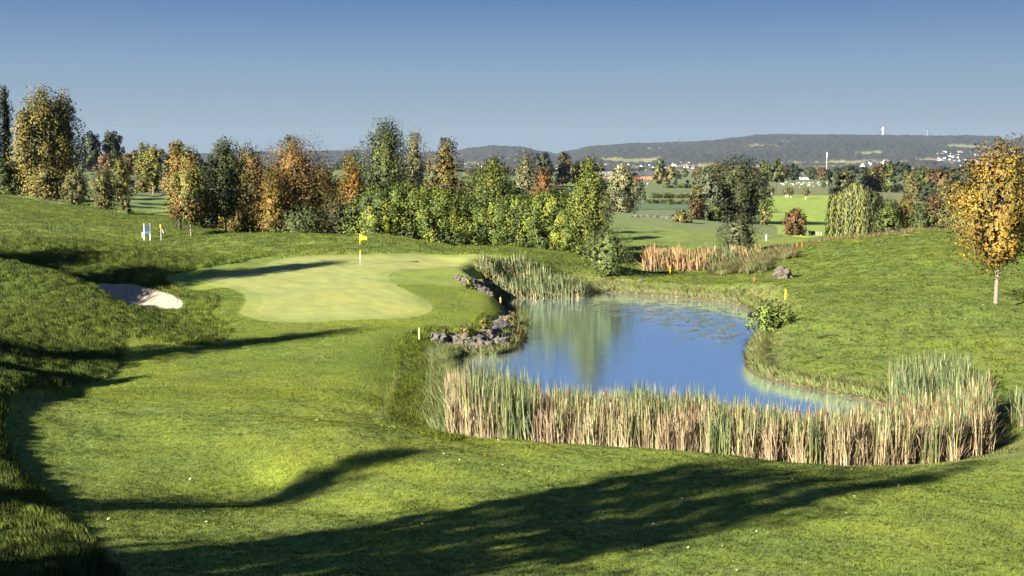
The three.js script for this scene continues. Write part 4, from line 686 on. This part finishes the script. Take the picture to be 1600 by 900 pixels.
// leaves blown onto the turf
{
  const r = rng(818), spots = [], g = new THREE.CircleGeometry(1, 5).rotateX(-Math.PI / 2).scale(1, 1, .6);
  for (let k = 0; k < 700; k++) { const near = k < 430, [x, d] = near ? frameSpot(r, 19, 60, -40, 1640) : frameSpot(r, 58, 72, 1400, 1640); if (pondAt(x, d) < .6) continue; const c = [[.5, .42, .2], [.45, .3, .08], [.6, .56, .42], [.3, .18, .06]][(r() * 4) | 0]; spots.push([x, groundY(x, d) + .035, d, r() * 6.28, .018 + .022 * r(), 1, c, (r() - .5) * .9, (r() - .5) * .9]); }
  tag(copies('fallen_leaves', g, mat(1, 1, 1, .8), spots, scene), 'fallen leaves scattered over the turf', 'leaves', null, 'stuff');
}

// ---------------------------------------------------------------- fields
const fieldBump = noiseTexture(256, (u, v, r) => .8 + .1 * tile(u, v, 6) + .08 * tile(v, u, 17) + (r() - .5) * .14, 61); fieldBump.repeat.set(1 / 35, 1 / 60); fieldBump.colorSpace = THREE.SRGBColorSpace;
const field = (name, pts, r, g, b, lift = .06) => structure(name, patch(signedTo(smoothLoop(pts.map((p) => hitFar(...p)), 3)), lift), mat(r, g, b, .95, { map: fieldBump }));
function hitFar(px, py) { const a = at(px, py, 1), dx = a.x, dy = a.y - EYE; let d = 105; for (; d < 3000; d *= 1.004) if (EYE + dy * d < groundY(dx * d, d)) break; return [dx * d, d]; }
field('lime_field', [[1186, 312], [1215, 306], [1260, 305], [1325, 307], [1335, 330], [1330, 366], [1280, 372], [1240, 371], [1215, 356], [1190, 342]], .26, .36, .02);
field('pasture', [[1180, 300], [1200, 284], [1260, 281.5], [1330, 283], [1345, 296], [1320, 304], [1260, 303.5], [1212, 304]], .15, .165, .035, .09);
field('stubble_field', [[1318, 288], [1350, 286.5], [1400, 290], [1450, 296], [1500, 303], [1440, 300], [1390, 296], [1340, 293]], .36, .25, .14, .13);
field('meadow', [[1370, 300], [1420, 299], [1470, 308], [1480, 322], [1400, 322], [1365, 316]], .15, .16, .045, .17);
field('crop_field', [[940, 320], [1000, 316.5], [1080, 318], [1086, 326], [1000, 328], [945, 330]], .08, .14, .045);
field('green_field', [[905, 300], [960, 283], [1030, 281], [1085, 283], [1092, 296], [1080, 300], [1000, 302], [930, 306]], .13, .17, .04, .1);
field('left_field', [[130, 276], [200, 270], [270, 268], [285, 280], [275, 300], [215, 306], [150, 304]], .12, .15, .035, .1);

// ---------------------------------------------------------------- wooded hills
const SKYLINE = [[-300, 246], [100, 247], [230, 246], [262, 241], [300, 240.5], [380, 238.5], [470, 236.5], [560, 235.5], [640, 238], [700, 238], [740, 231.5], [770, 228.5], [810, 229.5], [850, 237], [867, 240.5], [885, 236], [930, 228.5], [1000, 224.5], [1060, 222.5], [1100, 220.5], [1150, 216], [1180, 212.5], [1240, 211.5], [1300, 211], [1400, 213], [1500, 213], [1553, 214], [1568, 221], [1578, 219.5], [1600, 212], [1700, 206], [1900, 212]];
const skyRow = (px) => { let k = 0; while (k < SKYLINE.length - 2 && px > SKYLINE[k + 1][0]) k++; const a = SKYLINE[k], b = SKYLINE[k + 1]; return lerp(a[1], b[1], sstep(0, 1, clamp((px - a[0]) / (b[0] - a[0]), 0, 1))); };
const RIDGE = 6400, HILL0 = 2700;
function hillBare(px, D) {
  const x = (px - 800) / F * D, top = EYE + (250 - skyRow(px)) / F * RIDGE - 7, t = clamp((D - HILL0) / (RIDGE - HILL0), 0, 1.4);
  let ramp = t < 1 ? .22 * sstep(0, .5, t) + .78 * sstep(.28, 1, t) : 1 - .25 * (t - 1);
  const roll = n2(x * .0013, D * .0016) * 13 * Math.sin(Math.PI * clamp(t, 0, 1)) + n2b(x * .004, D * .003) * 5 * Math.sin(Math.PI * clamp(t, 0, 1));
  return -16 + (top + 16) * ramp + roll * clamp((top + 20) / 100, .15, 1) + 20 * Math.exp(-(((px - 1425) / 60) ** 2) - ((D - 3050) / 260) ** 2);
}
const openLand = (px, D) => { const x = (px - 800) / F * D, t = (D - HILL0) / (RIDGE - HILL0); return t < .75 && (n2(x * .0028 + 11, D * .0021) > .66 || (t < .3 && n2b(x * .004, D * .004) > .3)); };
{
  const C = 1050, R = 170, pos = [], col = [], idx = []; let c;
  for (let j = 0; j <= R; j++) for (let i = 0; i <= C; i++) {
    const px = -280 + 2160 * i / C, D = HILL0 + (7300 - HILL0) * Math.pow(j / R, .9), x = (px - 800) / F * D, open = openLand(px, D), k = n2b(x * .0016, D * .0012), m = n2(x * .021, D * .014), m2 = n2b(x * .06, D * .03);
    const y = hillBare(px, D) + (open ? 0 : 5 + 4.2 * m + 3.2 * m2);
    pos.push(x, y, -D);
    if (open) { const s = .5 + .5 * n2(x * .006, D * .01); c = s > .75 ? [.2, .16, .09] : [.1 + .05 * s, .125 + .04 * s, .04]; } else { const p = n2(x * .017 + 71, D * .011 + 9), a = clamp(.5 + .5 * k + .4 * p, 0, 1), v = .8 + .3 * n2b(x * .04 + 31, D * .02); c = [lerp(.011, .026, a) * v, lerp(.019, .024, a) * v, lerp(.016, .018, a) * v]; }
    col.push(Math.max(.006, c[0]), Math.max(.008, c[1]), Math.max(.005, c[2]));
    if (i < C && j < R) { const q = j * (C + 1) + i; idx.push(q, q + 1, q + C + 1, q + 1, q + C + 2, q + C + 1); }
  }
  const g = new THREE.BufferGeometry(); g.setAttribute('position', new THREE.Float32BufferAttribute(pos, 3)); g.setAttribute('color', new THREE.Float32BufferAttribute(col, 3)); g.setIndex(idx); g.computeVertexNormals();
  structure('wooded_hills', g, vmat(1));
}
// ---------------------------------------------------------------- far trees: each a clone of a few kinds
const FAR = 'trees in the far rows beyond the fields';
{
  const kinds = [['dark', 'round', .1], ['green', 'oval', .1], ['brown', 'round', .1], ['olive', 'oval', .06], ['gold', 'oval', .06], ['dark', 'oval', .05], ['coppergreen', 'round', .06]].map(([p, shape, cb], k) => {
    const spec = { h: 10, r: shape === 'round' ? 4.6 : 3.5, shape, pal: PAL[p], seed: 700 + k * 13, cb: cb * 10, size: .85, max: 1500 }, c = crown(spec);
    return { crown: c.geometry, trunk: trunkOf({ ...spec, trunk: .3 }, c.clumps.slice(0, 20)), p };
  });
  const words = { dark: 'dark green', green: 'mid green', brown: 'rusty brown', olive: 'pale olive', gold: 'yellow gold', coppergreen: 'brownish green' };
  const far = (px, d, hpx, k, where, wide = 1) => { const y0 = groundY(sideways(px, d, -5), d), x = sideways(px, d, y0), K = kinds[k % kinds.length], h = hpx / F * d, t = thing('distant_tree', words[K.p] + ' tree ' + where, 'tree', [x, y0 - .1, -d], FAR); part('crown', K.crown, leafMat, t); part('trunk', K.trunk, bark, t); t.scale.set(h / 10 * wide, h / 10, h / 10 * wide); t.rotation.y = px; return t; };
  // named row of the right middle distance
  [[1318, 690, 34, 3], [1330, 700, 40, 0], [1345, 690, 38, 5], [1362, 700, 36, 3], [1375, 705, 42, 2], [1392, 690, 44, 1], [1410, 660, 46, 0], [1424, 560, 40, 3], [1440, 600, 42, 1], [1456, 580, 38, 4], [1468, 540, 46, 2], [1484, 560, 44, 3], [1502, 520, 50, 0], [1516, 560, 56, 3], [1432, 520, 30, 3], [1452, 480, 34, 0], [1475, 450, 36, 3], [1495, 430, 40, 6], [1380, 730, 40, 1], [1355, 720, 34, 6]].forEach(([a, b, c, k]) => far(a, b, c, k, 'in the row above the pale stubble field', 1.1));
  const r = rng(611);
  for (let k = 0; k < 110; k++) { const px = 1090 + 540 * r(), d = 1500 + 1000 * r() * r(); far(px, d, (11 + 6 * r()) / d * F, (r() * 7) | 0, 'in the wooded belt before the right hills', 1.15 + .3 * r()); }
  for (let k = 0; k < 62; k++) { const px = 560 + 540 * r(), d = 1500 + 900 * r(); far(px, d, (9 + 5 * r()) / d * F, [0, 5, 0, 2, 1, 6, 5][(r() * 7) | 0], 'in the low belt before the middle hills', 1.2 + .3 * r()); }
  for (let k = 0; k < 26; k++) { const px = 250 + 320 * r(), d = 1000 + 800 * r(); far(px, d, (7 + 4 * r()) / d * F, [0, 5, 2, 1][(r() * 4) | 0], 'in the thin row under the left hills', 1.3); }
  for (let k = 0; k < 12; k++) far(1088 + k * 5 + 3 * r(), 900 + 100 * r(), 16 + 9 * r(), (r() * 7) | 0, 'left of the two tall field trees', 1.2);
  for (const [px, h] of [[1228, 15], [1231, 14], [1236, 15], [1259, 17], [1206, 13]]) { // pollard willows
    const [, d] = hitFar(px, px === 1259 ? 311.5 : px < 1210 ? 305 : 308.5), y0 = groundY(sideways(px, d, -6), d), t = thing('pollard_willow', 'pollard willow with a pale stub trunk, ' + ({ 1228: 'left of three', 1231: 'middle of three', 1236: 'right of three', 1259: 'standing alone before the cows', 1206: 'under the two tall trees' })[px], 'tree', [sideways(px, d, y0), y0, -d], 'pollard willows beside the lime field'), hh = h / F * d, sp = { h: hh, r: hh * .36, cb: hh * .35, shape: 'round', pal: PAL.olive, seed: px, size: .5, max: 600 }, c = crown(sp);
    part('crown', c.geometry, leafMat, t); part('trunk', limb([[0, -.1, 0], [.05, hh * .2, 0], [0, hh * .45, 0]], .38, .3, 8), mat(.4, .36, .3), t);
  }
  // rows of low shrubs in the fields right of the hedge
  const shrub = crown({ h: 2, r: 1.9, cb: .02, shape: 'dome', pal: PAL.green, seed: 801, size: .34, max: 420 });
  const rows = [[1008, 1046, 9, 317.5, 'front'], [1045, 1076, 7, 319, 'front'], [1020, 1062, 9, 309, 'rear'], [1068, 1078, 3, 308.5, 'rear'], [1040, 1085, 6, 293.5, 'topmost']];
  for (const [a, b, n, py, w] of rows) for (let k = 0; k < n; k++) { const px = lerp(a, b, k / (n - 1)) + r() * 2, [x, d] = hitFar(px, py + r()), t = thing('field_shrub', 'low dark shrub in the ' + w + ' row across the field', 'shrub', [x, groundY(x, d) - .05, -d], 'shrub rows across the field'), s = (4.5 + 3 * r()) / F * d / 2; part('leaves', shrub.geometry, leafMat, t); t.scale.set(s * 1.1, s, s * 1.1); t.rotation.y = k; }
  for (const [px, py, h, l] of [[1007, 313, 12, 'small upright dark tree at left end of shrub rows'], [1044, 289, 9, 'small dark conifer right of the field willow'], [1056, 289.5, 8, 'second small conifer right of the field willow'], [1074, 291, 9, 'last small conifer left of the silver poplar']]) { const [x, d] = hitFar(px, py); grow('field_tree', l, 'tree', { px, x, d, h: h / F * d, w: 6, r: 3 / F * d, pal: PAL.dark, shape: 'cone', cb: .05 }); }
}
// ---------------------------------------------------------------- farm, houses, masts
const ROOFD = mat(.05, .05, .055, .8), ROOFR = mat(.19, .085, .06, .85), WALLW = mat(.62, .6, .56, .85), WALLB = mat(.34, .13, .08, .9), GLASS = mat(.03, .035, .04, .2);
function gable(w, l, e, rise) { // house body with gable ends, and its roof slabs
  const body = new THREE.ExtrudeGeometry(new THREE.Shape([[-w / 2, 0], [w / 2, 0], [w / 2, e], [0, e + rise], [-w / 2, e]].map((p) => new THREE.Vector2(...p))), { depth: l, bevelEnabled: false }).translate(0, 0, -l / 2), a = Math.atan2(rise, w / 2), s = Math.hypot(rise, w / 2) + .5;
  const roof = mergeGeometries([-1, 1].map((q) => new THREE.BoxGeometry(s, .25, l + .8).rotateZ(-q * a).translate(q * w / 4 * 1.04, e + rise / 2 + .1, 0)));
  return { body, roof };
}
{
  const put = (name, label, px, py, d, w, l, e, rise, turn, wall, roof, group) => { const p = at(px, py, d), g = gable(w, l, e, rise), t = thing(name, label, 'building', [p.x, groundY(p.x, d) - .2, -d], group); part('wall', g.body, wall, t); part('roof', g.roof, roof, t); t.rotation.y = turn; return t; };
  const barn = put('barn', 'long farm barn with dark roof and red brick wall', 1003, 279, 1390, 17, 46, 3.9, 5.4, Math.PI / 2 + .06, WALLB, ROOFD);
  part('pale_fascia', new THREE.BoxGeometry(.3, 1.0, 46.3).translate(8.7, 3.3, 0), WALLW, barn).position.set(0, 0, 0); for (let k = 0; k < 5; k++) part('door', new THREE.BoxGeometry(.3, 2.2, 3).translate(8.6, 1.1, -16 + k * 7), GLASS, barn);
  put('cow_shed', 'lower grey cow shed left of the silos', 948, 279, 1400, 15, 30, 3, 5, Math.PI / 2 + .06, mat(.4, .34, .28), mat(.16, .15, .14));
  for (const [px, h, l] of [[966, 14.5, 'left of three tan silos beside the barn'], [971, 16.5, 'middle and tallest of three tan silos'], [975.5, 15, 'right of three tan silos beside the barn']]) { const d = 1370, p = at(px, 279, d), t = thing('silo', l, 'silo', [p.x, groundY(p.x, d), -d], 'silos at the farm'); part('tank', new THREE.CylinderGeometry(1.05, 1.05, h - 1, 14).translate(0, (h - 1) / 2 + .5, 0), mat(.55, .4, .2, .6), t); part('cap', new THREE.ConeGeometry(1.1, .9, 14).translate(0, h - .05, 0), WHITE, t); part('ladder', new THREE.BoxGeometry(.3, h - 1, .1).translate(.4, h / 2, 1.08), STEEL, t); }
  { const d = 1340, p = at(994, 279, d), t = thing('farm_trailer', 'red farm trailer parked before the barn', 'trailer', [p.x, groundY(p.x, d), -d]); part('load_bed', new THREE.BoxGeometry(6, 1.4, 2.4).translate(0, 1.5, 0), RED, t); for (const q of [-1.8, 1.8]) { const wh = part('wheel', new THREE.CylinderGeometry(.6, .6, 2.5, 12).rotateX(Math.PI / 2).translate(q, .6, 0), DARK, t); part('rim', new THREE.CylinderGeometry(.3, .3, 2.56, 10).rotateX(Math.PI / 2).translate(q, .6, 0), STEEL, wh); } part('drawbar', new THREE.BoxGeometry(2, .15, .2).translate(3.8, .8, 0), STEEL, t); }
  const fh = put('farmhouse', 'white gabled farmhouse beside the thin mast', 1287, 280, 1650, 7.5, 10, 3, 4, -.5, WALLW, ROOFD); const wn = part('window', new THREE.BoxGeometry(1.4, 1.4, .2).translate(0, 4.2, 5), GLASS, fh); part('frame', new THREE.BoxGeometry(1.7, .15, .3).translate(0, 3.45, 5), ROOFD, wn); part('window', new THREE.BoxGeometry(1.2, 1.3, .2).translate(-2, 1.6, 5), GLASS, fh);
  put('farmhouse', 'white farmhouse half hidden left of the gabled one', 1278, 280, 1680, 7, 8, 3, 3, .3, WALLW, ROOFD);
  put('farmhouse', 'low white farmhouse with wide dark roof by the cows', 1257, 280, 1640, 8, 12, 2.8, 4.2, Math.PI / 2, WALLW, ROOFD);
  const cb = put('club_building', 'low white flat pavilion beyond the left field', 164, 265.5, 520, 4, 9, 2.2, .6, Math.PI / 2 + .1, WALLW, WALLW); part('window', new THREE.BoxGeometry(.2, 1.1, 5).translate(2.05, 1.1, 0), mat(.08, .16, .17, .3), cb);
  put('garden_shed', 'small dark garden shed with pale posts beyond left field', 205, 268, 480, 3, 5, 1.8, .9, Math.PI / 2, mat(.2, .15, .12), mat(.2, .14, .1));
  put('field_shelter', 'small dark field shelter with a white end', 262, 271, 430, 2.6, 3.4, 1.4, .5, Math.PI / 2, WALLW, ROOFD);
  // houses of the town on the slopes
  const g1 = gable(9, 12, 5.2, 4), g2 = gable(8, 10, 6, 3.5), g3 = gable(14, 30, 6, 2.2), r = rng(505), hillHit = (px, py) => { let D = HILL0 + 30; const s = (250 - py) / F; for (; D < 6400; D += 10) if (EYE + s * D < hillBare(px, D)) break; return D; };
  const house = (px, py, label, group, big) => { const D = py > 1000 ? py : hillHit(px, py), g = big ? g3 : r() < .5 ? g1 : g2, t = thing('town_house', label, 'house', [(px - 800) / F * D, hillBare(px, D) + 1.5, -D], group); part('wall', g.body, r() < .85 ? WALLW : mat(.6, .5, .38), t); part('roof', g.roof, r() < .82 ? ROOFD : ROOFR, t); t.rotation.y = big ? Math.PI / 2 : r() * 3.14; t.scale.setScalar(.62 + .35 * r()); };
  for (let k = 0; k < 105; k++) { const a = r(), px = 1462 + 150 * a, py = 2950 + 1500 * r(); house(px, py, 'small white house in the town right on the slope', 'houses of the right hand town'); }
  for (let k = 0; k < 24; k++) house(1343 + 46 * r(), 2900 + 700 * r(), 'small white house in the hamlet above the willow', 'houses of the hamlet'); 
  for (let k = 0; k < 46; k++) house(870 + 215 * r(), 2760 + 1100 * r() * r(), 'small white house in the village behind the farm', 'houses of the village behind the farm');
  for (let k = 0; k < 12; k++) house(725 + 60 * r(), 2760 + 700 * r(), 'small white house below hills left of middle', 'houses left of middle');
  for (const [px, py, l] of [[1575, 248, 'long white hall at right edge of the town, left one'], [1596, 248, 'long white hall at right edge of the town, right one'], [1069, 257, 'large pale hall above the village'], [945, 260, 'long white hall left of the village']]) house(px, py, l, undefined, true);
  // masts and towers
  { const d = 1600, p = at(1291, 281, d), t = thing('mast', 'thin pale mast rising beside the white farmhouse', 'mast', [p.x, groundY(p.x, d), -d]), h = at(1291, 238, d).y - groundY(p.x, d); part('pole', new THREE.CylinderGeometry(.22, .5, h, 8).translate(0, h / 2, 0), mat(.55, .5, .42), t); for (let k = 0; k < 3; k++) part('antenna', new THREE.BoxGeometry(.9, 1.4, .3).translate(0, h - 1 - k * 2.2, .3), WHITE, t); }
  { const D = 6350, y = hillBare(1375, D), x = (1375 - 800) / F * D, t = thing('broadcast_tower', 'white broadcast tower with a platform on the hill crest', 'tower', [x, y, -D]), h = at(1375, 199, D).y - y; part('shaft', new THREE.CylinderGeometry(2.2, 3.4, h, 10).translate(0, h / 2, 0), WHITE, t); part('platform', new THREE.CylinderGeometry(7, 5.5, 8, 14).translate(0, h * .82, 0), WHITE, t); part('antenna', new THREE.CylinderGeometry(.8, 1.4, 10, 6).translate(0, h + 4, 0), RED, t); }
  { const D = 6350, y = hillBare(1444, D), x = (1444 - 800) / F * D, t = thing('lattice_mast', 'thin lattice mast on the hill crest right of tower', 'mast', [x, y, -D]), h = at(1444, 203, D).y - y; for (const [a, b] of [[-1.4, -1.4], [1.4, -1.4], [1.4, 1.4], [-1.4, 1.4]]) part('leg', limb([[a, 0, b], [a * .3, h, b * .3]], .4, .25, 5), STEEL, t); for (let k = 1; k < 6; k++) part('brace', new THREE.BoxGeometry(2.8 - k * .32, .4, 2.8 - k * .32).translate(0, h * k / 6, 0), STEEL, t); }
  { const D = 6350, y = hillBare(1060, D), x = (1060 - 800) / F * D, t = thing('lookout_tower', 'small dark lookout tower on the middle hill crest', 'tower', [x, y, -D]), h = at(1060, 217.5, D).y - y; part('shaft', new THREE.CylinderGeometry(2.5, 3.5, h, 8).translate(0, h / 2, 0), ROOFD, t); part('cabin', new THREE.BoxGeometry(9, 6, 9).translate(0, h - 2, 0), ROOFD, t); }
  { const d = 1900, p = at(934, 276, d), y = groundY(p.x, d), t = thing('church_spire', 'dark pointed church spire left of the silos', 'church', [p.x, y, -d]), h = at(934, 268, d).y - y; part('tower', new THREE.BoxGeometry(3, h * .5, 3).translate(0, h * .25, 0), mat(.2, .18, .16), t); part('spire', new THREE.ConeGeometry(2.2, h * .55, 4).rotateY(Math.PI / 4).translate(0, h * .77, 0), ROOFD, t); part('nave', gable(6, 14, 4, 3).body.rotateY(Math.PI / 2).translate(8, 0, 0), mat(.3, .26, .22), t); }
  for (const [px, py, l] of [[1276, 375, 'left of three fence posts by the weeping willow'], [1279, 375, 'middle of three fence posts by the weeping willow'], [1283, 374, 'right of three fence posts by the weeping willow']]) { const fx = sideways(px, 142, .5), p = [fx, groundY(fx, 142), -142], h = 9 / F * 142, t = thing('fence_post', l, 'post', p, 'fence posts by the willow'); part('post', new THREE.CylinderGeometry(.06, .07, h, 7).translate(0, h / 2, 0), mat(.4, .34, .27), t); part('cap', new THREE.ConeGeometry(.07, .06, 7).translate(0, h + .02, 0), mat(.4, .34, .27), t); }
}
// ---------------------------------------------------------------- cows
{
  const bodyParts = [limb([[-1.05, 1.05, 0], [-.85, 1.12, 0], [-.2, 1.02, 0], [.5, 1.05, 0], [.85, 1.15, 0]], .34, .3, 10), limb([[-.6, .98, 0], [0, .92, 0], [.5, .98, 0]], .36, .34, 10), limb([[.75, 1.2, 0], [1.1, 1.28, 0], [1.35, 1.2, 0]], .22, .14, 8), limb([[1.3, 1.25, 0], [1.5, 1.12, 0], [1.65, .98, 0]], .14, .09, 8), limb([[-1.2, 1.2, 0], [-1.32, .9, .02], [-1.3, .5, .02]], .05, .03, 5)];
  for (const [x, z] of [[-.85, -.2], [-.85, .2], [.62, -.19], [.62, .19]]) bodyParts.push(limb([[x, 1.0, z], [x + (x < 0 ? -.07 : .03), .55, z], [x + (x < 0 ? .02 : -.02), .02, z]], .14, .06, 7));
  for (const z of [-1, 1]) bodyParts.push(limb([[1.3, 1.32, z * .08], [1.28, 1.36, z * .27]], .05, .03, 5));
  const cowG = mergeGeometries(bodyParts), kinds = [[.02, .02, .02, .45], [.72, .7, .64, -.4], [.02, .02, .02, .05]].map(([a, b, c, th], k) => { const g = cowG.clone(), P = g.attributes.position, col = []; for (let i = 0; i < P.count; i++) { const w = n3(P.getX(i) * 1.5 + k * 9, P.getY(i) * 1.6, P.getZ(i) * 1.5) > th; col.push(...(w ? [.74, .72, .66] : [.022, .02, .02])); } g.setAttribute('color', new THREE.Float32BufferAttribute(col, 3)); return g; });
  const words = ['mostly black cow', 'mostly white cow', 'black and white patched cow'], cm = vmat(.85), r = rng(707);
  const cow = (px, py, k, where, group, turn) => { const d = turn ? 152 : hitFar(px, py)[1], x = sideways(px, d, 0), m = new THREE.Mesh(kinds[k], cm); m.name = numbered('cow'); m.position.set(x, groundY(x, d) + .1, -d); m.rotation.y = turn ?? r() * 6.28; m.scale.setScalar(turn ? .62 : .95); tag(m, words[k] + ' ' + where, 'cow', group); scene.add(lit(m)); };
  for (let k = 0; k < 40; k++) cow(1222 + 76 * r(), 286.5 + 8.5 * r() * r(), [0, 0, 2, 1, 0, 2][(r() * 6) | 0], 'grazing in the herd on far pasture', 'grazing herd on the far pasture');
  for (const [px, py, k, w] of [[1344, 296, 0, 'left of two on the strip above the willow'], [1387, 298, 2, 'right of two on the strip above the willow'], [1010, 290, 2, 'lying alone in the field before the barn']]) cow(px, py, k, w);
  cow(1253, 369, 1, 'beside the red brown hawthorn', undefined, 1.4); cow(1268, 370, 0, 'between the hawthorn and the fence posts', undefined, 1.7);
}
// ---------------------------------------------------------------- air
scene.fog = new THREE.FogExp2(new THREE.Color().setRGB(.42, .62, 1), 0.000016);
renderer.render(scene, camera);
